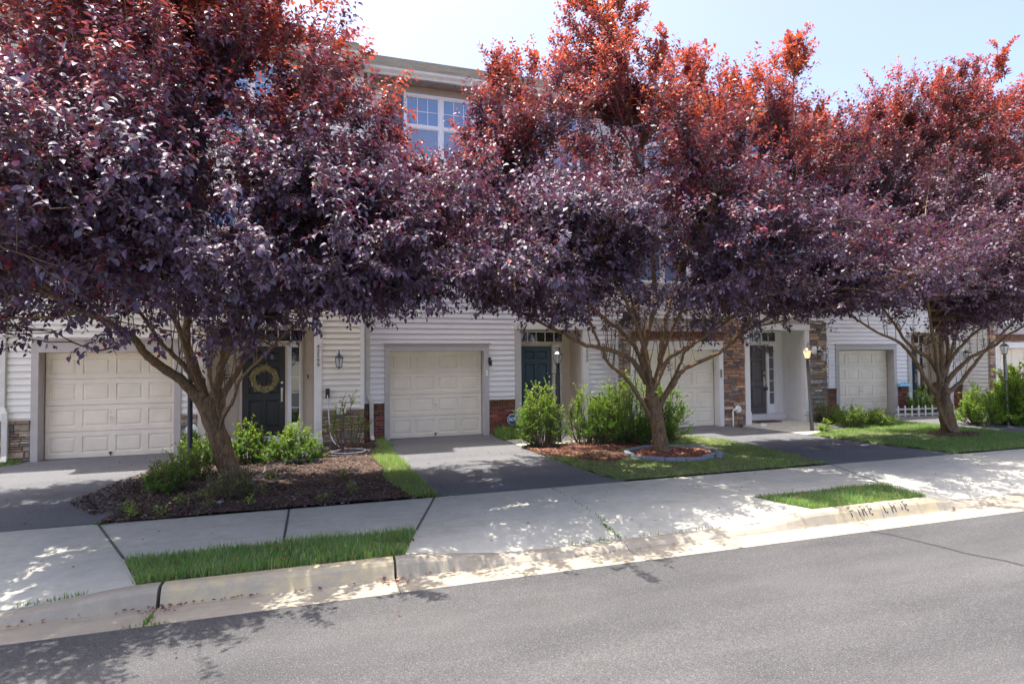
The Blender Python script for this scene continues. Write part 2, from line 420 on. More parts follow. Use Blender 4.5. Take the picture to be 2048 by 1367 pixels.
# soil base under slabs and yards
mb = MB()
gx = np.arange(-14, 32, .5); gy = [5.98, 6.2, 6.4, 6.6, 6.8, 7.5, 8.3, 9.5, 11, 12.5, 14, 16]
for i in range(len(gx)-1):
    for j in range(len(gy)-1):
        q = [(gx[i], gy[j]), (gx[i+1], gy[j]), (gx[i+1], gy[j+1]), (gx[i], gy[j+1])]
        mb.poly([(x, y, gz(x, max(y, 6.0))-.055) for x, y in q])
prop(mb.build("yard_soil", M['soil']), kind='structure')

# gutter pan and kerb
mb = MB()
def gutter(x0, x1):
    p = [(5.40, .008), (5.60, -.002), (5.80, -.008)]
    for a, b in zip(p[:-1], p[1:]):
        mb.poly([(x0, a[0], a[1]), (x1, a[0], a[1]), (x1, b[0], b[1]), (x0, b[0], b[1])])
    mb.poly([(x0, 5.40, .008), (x0, 5.40, -.06), (x1, 5.40, -.06), (x1, 5.40, .008)])
gj = [-16, -7.5, -4.45, -1.43, .63, 3.2, 7.0, 10.5, 14.2, 30]
for a, b in zip(gj[:-1], gj[1:]): gutter(a+.005, b-.005)
prop(mb.build("gutter_pan", M['kerb']), kind='structure')
def kerb_piece(mb, x0, x1):
    n = max(2, int((x1-x0)/.12)); X = np.linspace(x0, x1, n)
    prof = [(5.80, 0, -.012), (5.812, .10, 0), (5.845, .72, 0), (5.868, .92, 0), (5.90, 1.0, 0), (5.99, 1.01, 0), (5.992, 0, -.08)]
    rows = []
    for x in X:
        k = kz(x); j = .003*math.sin(x*17)+.002*math.sin(x*41+1)
        rows.append([(x, y+(j if 0 < i < 4 else 0), k*f+z) for i, (y, f, z) in enumerate(prof)])
    for a, b in zip(rows[:-1], rows[1:]):
        for i in range(len(prof)-1): mb.poly([a[i], b[i], b[i+1], a[i+1]])
    for r_ in (rows[0], rows[-1]): mb.poly(r_)
mk, mp = MB(), MB()
kj = [(-16, -7.5, 0), (-7.49, -4.45, 0), (-4.44, -1.44, 0), (-1.41, .62, 1), (.645, 3.2, 0), (3.21, 6.2, 0), (6.2, 6.99, 1), (7.005, 8.0, 1), (8.0, 10.5, 0), (10.51, 14.2, 0), (14.21, 30, 0)]
for a, b, p in kj: kerb_piece(mp if p else mk, a, b)
prop(mk.build("kerb", M['kerb'], smooth=True), kind='structure')
kp = prop(mp.build("painted_kerb", M['kerbpaint'], smooth=True), kind='structure')
# stencilled letters on the kerb face, with the gaps of a stencil
GL = {'F': [(0,0,.24,1),(0,.84,.8,1),(.3,.44,.7,.6)], 'I': [(.32,0,.5,.98)], 'R': [(0,0,.24,1),(.28,.84,.7,1),(.62,.55,.8,.9),(.28,.42,.62,.56)],
      'E': [(.28,0,.62,.12),(0,.1,.2,.9),(.28,.84,.85,1),(.28,.44,.7,.58)], 'L': [(0,.06,.24,1),(.34,0,.62,.14)], 'A': [(.02,0,.24,.8),(.28,.84,.62,1),(.66,0,.88,.8),(.3,.36,.60,.5)], 'N': [(0,0,.22,1),(.68,.1,.9,1)]}
def face_pt(u, w):        # u along x, w 0..1 up the kerb face
    pr = [(5.812, .015), (5.845, .108), (5.868, .138), (5.90, .15), (5.93, .1515)]
    L = [0]; 
    for a, b in zip(pr[:-1], pr[1:]): L.append(L[-1]+math.hypot(b[0]-a[0], b[1]-a[1]))
    s = w*L[3]*1.02+.012
    for i in range(4):
        if s <= L[i+1] or i == 3:
            f = (s-L[i])/(L[i+1]-L[i]); return (u, pr[i][0]+(pr[i+1][0]-pr[i][0])*f-.0035, pr[i][1]+(pr[i+1][1]-pr[i][1])*f+.0025)
mb = MB()
def letter(ch, x, w=.088, lo=.12, hi=1.0):
    for (a, b, c, d) in GL[ch]:
        if ch in 'FE' and a == .3: c = .55
        for q in range(4):
            b0 = b+(d-b)*q/4; b1 = b+(d-b)*(q+1)/4
            sl = .10*w
            P = [face_pt(x+a*w-sl*b0, lo+(hi-lo)*b0), face_pt(x+c*w-sl*b0, lo+(hi-lo)*b0), face_pt(x+c*w-sl*b1, lo+(hi-lo)*b1), face_pt(x+a*w-sl*b1, lo+(hi-lo)*b1)]
            mb.poly(P)
    if ch == 'R': mb.poly([face_pt(x+.40*w, lo+(hi-lo)*.40), face_pt(x+.55*w, lo+(hi-lo)*.40), face_pt(x+.85*w, lo), face_pt(x+.68*w, lo)])
    if ch == 'N': mb.poly([face_pt(x+.12*w, lo+(hi-lo)*.9), face_pt(x+.30*w, lo+(hi-lo)*.9), face_pt(x+.66*w, lo+(hi-lo)*.2), face_pt(x+.5*w, lo+(hi-lo)*.1)])
for ch, x in zip("FIRE", (6.47, 6.575, 6.665, 6.78)): letter(ch, x)
for ch, x in zip("LANE", (7.04, 7.17, 7.29, 7.41)): letter(ch, x)
mb.build("stencil_lettering", M['stencil'], kp)

# sidewalk slabs and driveway aprons
mb = MB()
SL = [[(-8.2,8.35),(-8.2,6.0),(-4.5,6.0),(-4.5,8.35)], [(-4.5,8.35),(-4.5,6.0),(-1.64,6.0),(-1.97,6.8),(-2.70,8.35)],
 [(-2.70,8.35),(-1.97,6.8),(-.47,6.8),(-.5,8.32)], [(-.5,8.32),(-.47,6.8),(.98,6.8),(1.46,8.3)],
 [(1.46,8.3),(.98,6.8),(.75,6.0),(3.2,6.0),(3.26,8.3)], [(3.26,8.3),(3.2,6.0),(5.99,6.0),(5.73,6.8),(4.55,8.3)],
 [(4.55,8.3),(5.73,6.8),(6.98,6.8),(6.85,8.3)], [(6.85,8.3),(6.98,6.8),(8.2,6.8),(8.76,8.3)],
 [(8.76,8.3),(8.2,6.8),(8.04,6.0),(10.6,6.0),(10.8,8.3)], [(10.8,8.3),(10.6,6.0),(13.4,6.0),(13.0,6.8),(12.6,8.3)],
 [(12.6,8.3),(13.0,6.8),(15.2,6.8),(15.0,8.3)], [(15.0,8.3),(15.2,6.8),(17.0,6.8),(17.2,8.3)], [(17.2,8.3),(17,6.8),(16.9,6.0),(22,6.0),(21.5,8.3)], [(21.5,8.3),(22,6.0),(28,6.0),(28,8.3)],
 [(-14,8.35),(-13.5,6.8),(-8.2,6.8),(-8.2,8.35)]]
for s in SL: slab(mb, s, dz=.0, gap=.011)
prop(mb.build("sidewalk", M['concrete'], smooth=True), kind='structure')
# black expansion felt in the wide joints
mb = MB()
for (a, b) in (((-2.70,8.35),(-1.97,6.8)), ((-.5,8.32),(-.47,6.8)), ((1.46,8.3),(.98,6.8)), ((8.76,8.3),(8.2,6.8))):
    d = (Vector(b)-Vector(a)).normalized(); n = Vector((d.y, -d.x))*.014
    mb.poly([(a[0]+n.x, a[1]+n.y, .153), (b[0]+n.x, b[1]+n.y, .153), (b[0]-n.x, b[1]-n.y, .153), (a[0]-n.x, a[1]-n.y, .153)])
prop(mb.build("joint_filler", M['seal']), kind='structure')

# driveways
DR = [[(-5.62,13.79),(-2.96,13.79),(-2.85,12.6),(-2.9,10.1),(-2.62,9.2),(-2.70,8.36),(-8.0,8.36),(-7.2,10.5),(-6.4,12.9)],
 [(1.24,14.26),(3.92,14.26),(4.12,13.0),(4.02,11.8),(4.35,9.0),(4.53,8.31),(1.49,8.31),(1.36,10.5)],
 [(7.55,13.66),(10.5,13.66),(10.9,12.6),(11.22,11.4),(11.95,8.5),(12.0,8.31),(8.78,8.31),(8.86,9.5),(8.85,11.4),(8.1,12.9)],
 [(15.3,14.6),(18.45,14.6),(19.6,12.6),(20.6,8.31),(16.9,8.31),(16.2,10),(15.8,12.6)], [(21.5,13.66),(25.3,13.66),(26.5,8.31),(22.2,8.31)], [(-12.2,14.26),(-9.3,14.26),(-9.3,8.36),(-12.6,8.36)]]
for i, p in enumerate(DR):
    mb = MB(); slab(mb, p, dz=.004, gap=0, step=100)
    prop(mb.build("driveway", M['drive']), kind='structure')
# garage aprons sill (light concrete strip under each door)
# walks and porch floors
WK = [[(-2.9,13.55),(-2.92,12.35),(-.2,12.35),(-.2,13.5),(-.3,13.6),(-.3,14.45),(-2.45,14.45),(-2.45,13.6)],
 [(4.02,13.1),(4.05,12.02),(6.95,11.98),(7.05,12.25),(6.6,13.2),(6.49,14.1),(6.49,15.0),(4.74,15.0),(4.74,13.2)],
 [(11.0,13.35),(11.25,11.35),(13.3,11.9),(13.45,13.1),(13.32,13.5),(13.32,14.35),(11.36,14.35),(11.36,13.5)],
 [(18.6,14.3),(19.6,12.7),(21.0,12.9),(20.5,14.4),(20.46,15.1),(18.71,15.1)]]
for p in WK:
    mb = MB(); slab(mb, p, dz=.012, gap=0, step=100)
    prop(mb.build("front_walk", M['concrete']), kind='structure')

# ---------------------------------------------------------------- beds and lawns
BED1 = [(-2.70,8.31),(-2.55,9.2),(-3.05,9.9),(-3.02,11.0),(-2.85,12.3),(-.15,12.35),(-.1,13.58),(.80,13.58),(1.22,14.05),(1.25,12.9),(.85,11.8),(.95,10.6),(.90,9.4),(1.15,8.31)]
GR1 = [(1.15,8.33),(.86,9.4),(.92,10.6),(.80,11.8),(1.05,12.9),(1.05,14.05),(1.26,14.05),(1.38,10.5),(1.50,8.33)]
LAWN2 = [(4.50,8.33),(4.30,9.2),(4.12,10.6),(4.02,12.0),(7.02,11.96),(7.1,12.25),(6.6,13.3),(7.5,13.4),(8.1,12.9),(8.80,11.4),(8.84,9.5),(8.74,8.33)]
BED2 = [(4.12,10.75),(4.02,12.0),(7.02,11.96),(7.2,12.3),(6.7,13.3),(7.5,13.4),(8.0,12.8),(8.2,12.1),(7.6,11.5),(6.6,11.1),(5.8,10.9),(5.6,10.1),(5.15,9.7),(4.7,10.0)]
LAWN4 = [(12.0,8.33),(11.3,11.3),(13.3,11.85),(13.5,13.1),(15.3,14.0),(15.8,12.6),(16.2,10),(16.85,8.33)]
STRIP1 = [(-1.95,6.78),(.96,6.78),(.74,6.0),(-1.62,6.0)]
STRIP2 = [(5.76,6.78),(8.17,6.78),(8.02,6.0),(6.0,6.0)]
def bed_surface(name, poly, m, amp=.035, dz=.012, step=.11, s=.35, mound=.02):
    a = np.array(poly); lo, hi = a.min(0), a.max(0)
    X = np.arange(lo[0]-step, hi[0]+step, step); Y = np.arange(lo[1]-step, hi[1]+step, step)
    gxx, gyy = np.meshgrid(X, Y, indexing='ij'); ins = in_poly(gxx.ravel(), gyy.ravel(), poly).reshape(gxx.shape)
    cx = (gxx[:-1, :-1]+gxx[1:, 1:])/2; cy = (gyy[:-1, :-1]+gyy[1:, 1:])/2
    cin = in_poly(cx.ravel(), cy.ravel(), poly).reshape(cx.shape)
    h = np.vectorize(gz)(gxx, gyy)+dz+amp*(vnoise(gxx, gyy, s, 3)-.3)*ins+mound*ins-.03*(~ins)
    used = {}; V = []; F = []
    def vid(i, j):
        if (i, j) not in used: used[(i, j)] = len(V); V.append((gxx[i, j], gyy[i, j], h[i, j]))
        return used[(i, j)]
    for i in range(cx.shape[0]):
        for j in range(cx.shape[1]):
            if cin[i, j]: F.append((vid(i, j), vid(i+1, j), vid(i+1, j+1), vid(i, j+1)))
    mb = MB(); mb.v = V; mb.f = F; mb.c = [None]*len(F)
    return prop(mb.build(name, m, smooth=True), kind='structure')
bed_surface("mulch_bed", BED1, M['mulch'])
bed_surface("mulch_bed", BED2, M['mulchred'], dz=.012)
bed_surface("lawn", LAWN2, M['turf'], amp=.02, dz=.0)
bed_surface("lawn", LAWN4, M['turf'], amp=.02, dz=.0)
bed_surface("lawn", GR1, M['turf'], amp=.02, dz=.006)
bed_surface("verge", [(-1.98,6.84),(1.0,6.84),(.76,5.93),(-1.64,5.93)], M['turf'], amp=.012, dz=-.02, step=.05, mound=0)
bed_surface("verge", [(5.74,6.84),(8.19,6.84),(8.04,5.93),(5.99,5.93)], M['turf'], amp=.012, dz=-.02, step=.05, mound=0)

def gzv(x, y): return np.vectorize(gz)(x, y)
def grass(name, poly, n, hmin, hmax, label, lean=.35, patch=None, pal=0, dz=.0, w=.006, thin=.5):
    g = np.random.default_rng(abs(hash(label)) % 1000 if False else len(label)*7+n % 97)
    p = sample_poly(poly, n, g)+g.normal(0, .018, (n, 2)); x, y = p[:, 0], p[:, 1]
    d = vnoise(x, y, .35, 5)*.6+vnoise(x, y, 1.1, 9)*.4
    if patch is not None: keep = patch(x, y, d, g); x, y, d = x[keep], y[keep], d[keep]
    n = len(x); z = gzv(x, y)+dz
    L = g.uniform(hmin, hmax, n)*(.55+.8*d)
    th = g.uniform(0, 2*np.pi, n); ln = np.abs(g.normal(0, lean, n))
    A = unit(np.stack([np.cos(th)*ln, np.sin(th)*ln, np.ones(n)], 1)); ph = th+np.pi/2+g.normal(0, .4, n)
    B = unit(np.stack([np.cos(ph), np.sin(ph), np.zeros(n)], 1)); C = unit(np.cross(B, A)); C *= np.sign((C*np.stack([np.cos(th), np.sin(th), -.2*np.ones(n)], 1)).sum(1))[:, None]
    V, lo, st = tile(BLADE[0], BLADE[1], np.stack([x, y, z-.005], 1), A, B, C, L, w*g.uniform(.7, 1.3, n))
    c0 = np.array([[.085, .185, .045], [.13, .245, .065], [.20, .28, .09], [.085, .185, .10], [.34, .30, .16]])
    k = g.choice(5, n, p=[.28, .26, .18, .14, .14] if pal == 0 else ([.25, .22, .28, .03, .22] if pal == 1 else [.22, .33, .33, .07, .05]))
    c = c0[k]*g.uniform(.75, 1.3, (n, 1))*(.8+.4*d)[:, None]
    c = np.concatenate([c, g.uniform(0, .6, (n, 1))+(k == 4)[:, None]*.4], 1); c = np.repeat(c, 5, 0)
    o = np_mesh(name, V, lo, st, M['grass'], None, c, loc=(float(x.mean()), float(y.mean()), float(z.min())))
    return prop(o, label, "grass", kind='stuff')
grass("verge_grass", STRIP1, 15000, .045, .12, "long green grass on the verge strip in front of the leftmost tree", lean=.55, w=.0065, patch=lambda x, y, d, g: g.uniform(0, 1, len(x)) < -.25+2.1*d)
grass("verge_grass", STRIP2, 11000, .04, .09, "short green grass on the verge strip behind the lettered kerb", lean=.5, w=.0065, patch=lambda x, y, d, g: g.uniform(0, 1, len(x)) < -.2+2.0*d)
grass("lawn_grass", GR1, 12000, .05, .13, "strip of grass between the dark mulch bed and the middle driveway", lean=.6, pal=1, dz=.02, patch=lambda x, y, d, g: g.uniform(0, 1, len(x)) < .15+1.2*d)
def keep2(x, y, d, g):
    m = in_poly(x, y, BED2); r = ((x-6.6)/.95)**2+((y-10.1)/.78)**2 < 1.02
    back = (y > 12.2)
    return (~r) & ((~m) | ((d > .72) & (y < 11))) & (g.uniform(0, 1, len(x)) < .45+.8*d) & ~(back & (x < 7.0))
grass("lawn_grass", LAWN2, 60000, .03, .075, "thin patchy grass around the ring of grey edging blocks", lean=.5, patch=keep2, pal=1, dz=.012)
def keep4(x, y, d, g):
    bare = ((x-13.0)/1.2)**2+((y-10.3)/.5)**2 < 1; r = ((x-14.5)/.7)**2+((y-10.2)/.35)**2 < 1
    return (~r) & (g.uniform(0, 1, len(x)) < .35+.9*d) & ((~bare) | (g.uniform(0, 1, len(x)) < .35))
grass("lawn_grass", LAWN4, 60000, .04, .10, "bright green lawn under the rightmost tree", lean=.45, patch=keep4, pal=2, dz=.012, w=.008)
grass("lawn_grass", [(3.95,13.05),(4.72,13.2),(4.72,14.05),(3.95,14.05)], 2600, .15, .36, "tuft of long grass round the blue yard sign", lean=.5, pal=0, w=.011)
grass("lawn_grass", [(-6.3,13.4),(-6.5,12.9),(-5.65,13.3),(-5.62,13.58),(-6.3,13.58)], 1500, .06, .14, "small tuft of grass below the leftmost stone wainscot", lean=.5, pal=2, w=.008)

def chips(name, poly, n, label, cols, lmin=.015, lmax=.06, dz=.02, clump=None):
    g = np.random.default_rng(n); p = sample_poly(poly, n, g); x, y = p[:, 0], p[:, 1]
    if clump is not None: k = clump(x, y, g); x, y = x[k], y[k]
    n = len(x); z = gzv(x, y)+dz+g.uniform(0, .03, n)
    th = g.uniform(0, 2*np.pi, n); el = g.normal(0, .35, n)
    A = np.stack([np.cos(th)*np.cos(el), np.sin(th)*np.cos(el), np.sin(el)], 1); B = unit(np.stack([-np.sin(th), np.cos(th), g.normal(0, .5, n)], 1)); C = unit(np.cross(A, B))
    T = ([(-.5,-.5,0),(.5,-.35,0),(.45,.5,0),(-.5,.4,0),(-.4,-.4,.12),(.4,-.3,.14),(.4,.4,.1),(-.42,.3,.13)], [(4,5,6,7),(0,1,5,4),(1,2,6,5),(2,3,7,6),(3,0,4,7)])
    L = g.uniform(lmin, lmax, n)
    V, lo, st = tile(T[0], T[1], np.stack([x, y, z], 1), A, B, C, L, L*g.uniform(.2, .6, n))
    c = np.array(cols)[g.integers(0, len(cols), n)]*g.uniform(.6, 1.4, (n, 1)); c = np.repeat(np.concatenate([c, np.ones((n, 1))], 1), 8, 0)
    o = np_mesh(name, V, lo, st, M['chip'], None, c, loc=(float(x.mean()), float(y.mean()), .15)); return prop(o, label, "mulch", kind='stuff')
DK = [(.065,.038,.028),(.095,.057,.042),(.13,.083,.062),(.038,.024,.02),(.21,.145,.11),(.055,.038,.036)]
RD = [(.17,.06,.04),(.22,.09,.05),(.12,.04,.03),(.30,.17,.10),(.08,.03,.025)]
chips("bark_mulch", [(a-.0, b) for a, b in BED1], 26000, "dark bark mulch covering the bed round the leftmost tree", DK)
chips("bark_mulch", [(-3.5,9.6),(-3.0,12.2),(-2.8,12.3),(-2.5,9.0),(-2.9,8.8)], 1500, "scattered dark bark spilling from the bed onto the left driveway", DK, dz=.006)
chips("bark_mulch", BED2, 9000, "red brown mulch behind the ring of edging blocks", RD, clump=lambda x, y, g: g.uniform(0, 1, len(x)) < .35+.9*vnoise(x, y, .5, 2))
ring_in = [(6.6+.80*math.cos(a), 10.1+.62*math.sin(a)) for a in np.linspace(0, 2*math.pi, 24)[:-1]]
chips("bark_mulch", ring_in, 2600, "fresh red mulch inside the ring of grey edging blocks", [(.25,.08,.05),(.32,.12,.07),(.18,.055,.04),(.36,.22,.14)], dz=.04)
chips("bark_mulch", [(13.7,9.9),(14.2,10.55),(15.2,10.6),(15.4,10.1),(14.8,9.75)], 1200, "brown mulch at the foot of the rightmost tree", [(.16,.10,.07),(.22,.15,.10),(.10,.06,.045)], dz=.02)
mb = MB(); mb.prism(ring_in, .16, .212); prop(mb.build("mulch_mound", M['mulchred']), kind='structure')

def litter(name, pts, label, cols, lmin=.03, lmax=.06, zf=None):
    g = np.random.default_rng(len(pts)); n = len(pts); p = np.array(pts); th = g.uniform(0, 2*np.pi, n)
    A = unit(np.stack([np.cos(th), np.sin(th), g.normal(0, .12, n)], 1)); B = unit(np.stack([-np.sin(th), np.cos(th), g.normal(0, .25, n)], 1)); C = unit(np.cross(A, B)); C *= np.sign(C[:, 2:3])
    L = g.uniform(lmin, lmax, n); z = (zf(p[:, 0], p[:, 1]) if zf else gzv(p[:, 0], p[:, 1]))+.012
    T = ([(x, y, abs(y)*.35+.02+(.1 if i == 3 else 0)) for i, (x, y, _) in enumerate(LEAF8[0])], LEAF8[1])
    V, lo, st = tile(T[0], T[1], np.stack([p[:, 0], p[:, 1], z], 1), A, B, C, L, L*.55)
    c = np.array(cols)[g.integers(0, len(cols), n)]*g.uniform(.7, 1.3, (n, 1)); c = np.repeat(np.concatenate([c, g.uniform(0, 1, (n, 1))], 1), 8, 0)
    o = np_mesh(name, V, lo, st, M['plum'], None, c, loc=(float(p[:, 0].mean()), float(p[:, 1].mean()), .0)); return prop(o, label, "fallen leaves", kind='stuff')
g = np.random.default_rng(3)
LC = [(.10,.03,.03),(.05,.03,.03),(.16,.05,.025),(.06,.04,.05)]
pts = [(g.uniform(-5, 13), g.uniform(6.1, 8.2)) for _ in range(150)]
litter("fallen_leaves", pts, "small dark leaves scattered over the sidewalk slabs", LC, .015, .04)
pts = [(g.normal(x, .10), g.uniform(5.62, 5.80)) for x in (-1.42, -1.40, .62, .55) for _ in range(14)]+[(g.uniform(-3, 12), g.uniform(5.72, 5.8)) for _ in range(90)]+[(g.normal(-1.0,.3), 5.78) for _ in range(26)]
litter("fallen_leaves", pts, "reddish leaves caught along the gutter and kerb joints", [(.16,.05,.035),(.08,.03,.03),(.20,.09,.05)], .02, .045, zf=lambda x, y: np.full(len(x), .0))
pts = [(g.uniform(-3, 10), g.uniform(2.2, 5.3)) for _ in range(26)]
litter("fallen_leaves", pts, "few dark leaves lying on the road", [(.04,.03,.03),(.05,.03,.02),(.25,.03,.03)], .015, .035, zf=lambda x, y: np.full(len(x), .028))
pts = [(g.uniform(-1.6, .7), g.uniform(6.05, 6.7)) for _ in range(14)]+[(g.uniform(6.1, 8), g.uniform(6.05, 6.7)) for _ in range(18)]
litter("fallen_leaves", pts, "orange leaves lying in the verge grass", [(.40,.13,.06),(.30,.12,.08)], .03, .055, zf=lambda x, y: np.full(len(x), .19))
pts = [(g.uniform(-5.5, -2.8), g.uniform(8.6, 13.5)) for _ in range(60)]+[(g.uniform(1.5, 4), g.uniform(8.6, 13.5)) for _ in range(50)]+[(g.uniform(9, 11), g.uniform(8.6, 13)) for _ in range(50)]
litter("fallen_leaves", pts, "dark leaves scattered over the asphalt driveways", LC, .02, .045)

# weeds in joints
wp = []
def weeds(segs, n, label, hmin=.02, hmax=.06, w=.008):
    g = np.random.default_rng(n); P = []
    for (a, b, k) in segs:
        t = g.uniform(0, 1, (k, 1)); P.append(np.array(a)*(1-t)+np.array(b)*t+g.normal(0, .012, (k, 2)))
    p = np.concatenate(P); m = len(p); z = gzv(p[:, 0], p[:, 1]); th = g.uniform(0, 2*np.pi, m); ln = np.abs(g.normal(0, .9, m))
    A = unit(np.stack([np.cos(th)*ln, np.sin(th)*ln, np.ones(m)*.8], 1)); B = unit(np.stack([-np.sin(th), np.cos(th), np.zeros(m)], 1)); C = unit(np.cross(A, B))
    V, lo, st = tile(BLADE[0], BLADE[1], np.stack([p[:, 0], p[:, 1], z-.004], 1), A, B, C, g.uniform(hmin, hmax, m), w*np.ones(m))
    c = np.array([(.07,.15,.025),(.12,.2,.03),(.05,.11,.02)])[g.integers(0, 3, m)]; c = np.repeat(np.concatenate([c, g.uniform(0, .7, (m, 1))], 1), 5, 0)
    return prop(np_mesh("weeds", V, lo, st, M['grass'], None, c, loc=(float(p[:, 0].mean()), float(p[:, 1].mean()), .1)), label, "weeds", kind='stuff')
weeds([((3.22,6.0),(3.21,6.5),120),((3.22,6.02),(2.6,6.02),70),((3.24,6.02),(4.6,6.02),60),((3.25,6.5),(3.26,8.3),60)], 1, "small green weeds in the joint of the middle apron")
weeds([((-2.55,6.02),(-2.0,6.02),90),((-1.42,5.42),(-1.42,5.6),90),((-1.6,5.40),(-1.25,5.40),80)], 2, "small weeds by the left kerb end and gutter joint")
weeds([((1.3,8.32),(1.6,8.34),90),((-2.75,8.36),(-2.6,8.3),70),((1.6,8.31),(4.5,8.31),60),((9.3,8.31),(11.9,8.31),110)], 3, "green weeds along the back edge of the sidewalk", .02, .05)
# ---------------------------------------------------------------- townhouses
def sid(mb, u0, u1, z0, z1, Y, c=.1315, side=None):
    """lapped siding; side=None: front wall at y=Y; side=x: wall facing -x at x=side, u along y"""
    def P(u, d, z): return (u, Y-d, z) if side is None else (side-d, u, z)
    k = math.floor(z0/c)
    while k*c < z1-1e-4:
        a, b = max(z0, k*c), min(z1, (k+1)*c)
        if b-a > .004:
            da = .030-.026*(a-k*c)/c; db = .030-.026*(b-k*c)/c
            g_ = .0125 if (k+1)*c-b < 1e-6 and b-a > .04 else 0
            mb.poly([P(u0, da, a), P(u1, da, a), P(u1, db+.006, b-g_), P(u0, db+.006, b-g_)])
            if g_:
                mb.poly([P(u0, db+.006, b-g_), P(u1, db+.006, b-g_), P(u1, -.005, b-g_), P(u0, -.005, b-g_)]); mb.poly([P(u0, -.005, b-g_), P(u1, -.005, b-g_), P(u1, -.005, b), P(u0, -.005, b)])
            mb.poly([P(u0, da, a), P(u0, -.005, a), P(u1, -.005, a), P(u1, da, a)])
        k += 1
STONE = [(.42,.30,.19),(.50,.38,.26),(.36,.24,.16),(.30,.27,.24),(.46,.30,.20),(.55,.44,.32),(.24,.22,.21),(.40,.33,.25)]
STONE_GREY = STONE+[(.30,.29,.28),(.22,.20,.20),(.45,.42,.38)]
STONE_RED = [(.44,.27,.17),(.52,.33,.21),(.38,.21,.14),(.27,.20,.17),(.50,.36,.26),(.24,.19,.18),(.58,.42,.30),(.34,.17,.11)]
def shade(c, k): return tuple(x*k for x in c)
def masonry(ms, mj, u0, u1, z0, z1, Y, pal, side=None, seed=1, kind='stone'):
    g = random.Random(seed)
    def P(u, d, z): return (u, Y-d, z) if side is None else (side-d, u, z)
    def block(a, b, c, d, dep, col, ch):
        ms.col = col; o = [(a, c), (b, c), (b, d), (a, d)]; i = [(a+ch, c+ch), (b-ch, c+ch), (b-ch, d-ch), (a+ch, d-ch)]
        jd = [dep*g.uniform(.85, 1.12) for _ in range(4)] if kind == 'stone' else [dep]*4
        ms.poly([P(i[k][0], jd[k], i[k][1]) for k in range(4)])
        for k in range(4):
            l = (k+1) % 4; ms.poly([P(o[k][0], dep*.55, o[k][1]), P(o[l][0], dep*.55, o[l][1]), P(i[l][0], jd[l], i[l][1]), P(i[k][0], jd[k], i[k][1])])
            ms.poly([P(o[k][0], 0, o[k][1]), P(o[l][0], 0, o[l][1]), P(o[l][0], dep*.55, o[l][1]), P(o[k][0], dep*.55, o[k][1])])
    mj.poly([P(u0, .012, z0), P(u1, .012, z0), P(u1, .012, z1), P(u0, .012, z1)])
    if kind == 'stone':
        z = z0
        while z < z1-.02:
            h = min(g.choice([.045, .06, .08, .10, .13]), z1-z)
            if z1-(z+h) < .03: h = z1-z
            u = u0
            while u < u1-.01:
                w = min(g.uniform(.12, .42)*(1.2 if h > .08 else .85), u1-u)
                if u1-(u+w) < .06: w = u1-u
                c = shade(g.choice(pal), g.uniform(.75, 1.2)); j = .004
                if h > .09 and g.random() < .3:
                    hh = h*g.uniform(.4, .6); block(u+j, u+w-j, z+j, z+hh-j/2, g.uniform(.035, .06), c, .008)
                    c = shade(g.choice(pal), g.uniform(.75, 1.2)); block(u+j, u+w-j, z+hh+j/2, z+h-j, g.uniform(.035, .06), c, .008)
                else: block(u+j, u+w-j, z+j, z+h-j, g.uniform(.032, .062), c, .01)
                u += w
            z += h
    else:
        z = z0; row = 0
        while z < z1-.22:
            h = min(.067, z1-.2-z); u = u0-(.105 if row % 2 else 0)
            while u < u1:
                a, b = max(u, u0), min(u+.21, u1)
                if b-a > .02: block(a+.005, b-.005, z+.005, z+h-.004, .022, shade(g.choice(pal), g.uniform(.7, 1.25)), .003)
                u += .21
            z += h; row += 1
        u = u0-.01
        while u < u1:
            a, b = max(u, u0-.01), min(u+.07, u1+.01)
            if b-a > .015: block(a+.005, b-.005, z+.012, z1-.04, .045, shade(g.choice([(.20,.09,.05),(.25,.12,.07)]), g.uniform(.7, 1.1)), .004); block(a+.005, b-.005, z1-.04, z1, .06, shade(g.choice([(.20,.09,.05),(.25,.12,.07)]), g.uniform(.7, 1.1)), .004)
            u += .07
BRICK = [(.26,.065,.045),(.30,.08,.05),(.20,.05,.04),(.34,.11,.07),(.16,.05,.05)]
BRICK_BR = [(.28,.13,.08),(.33,.16,.10),(.22,.10,.07),(.36,.20,.13)]

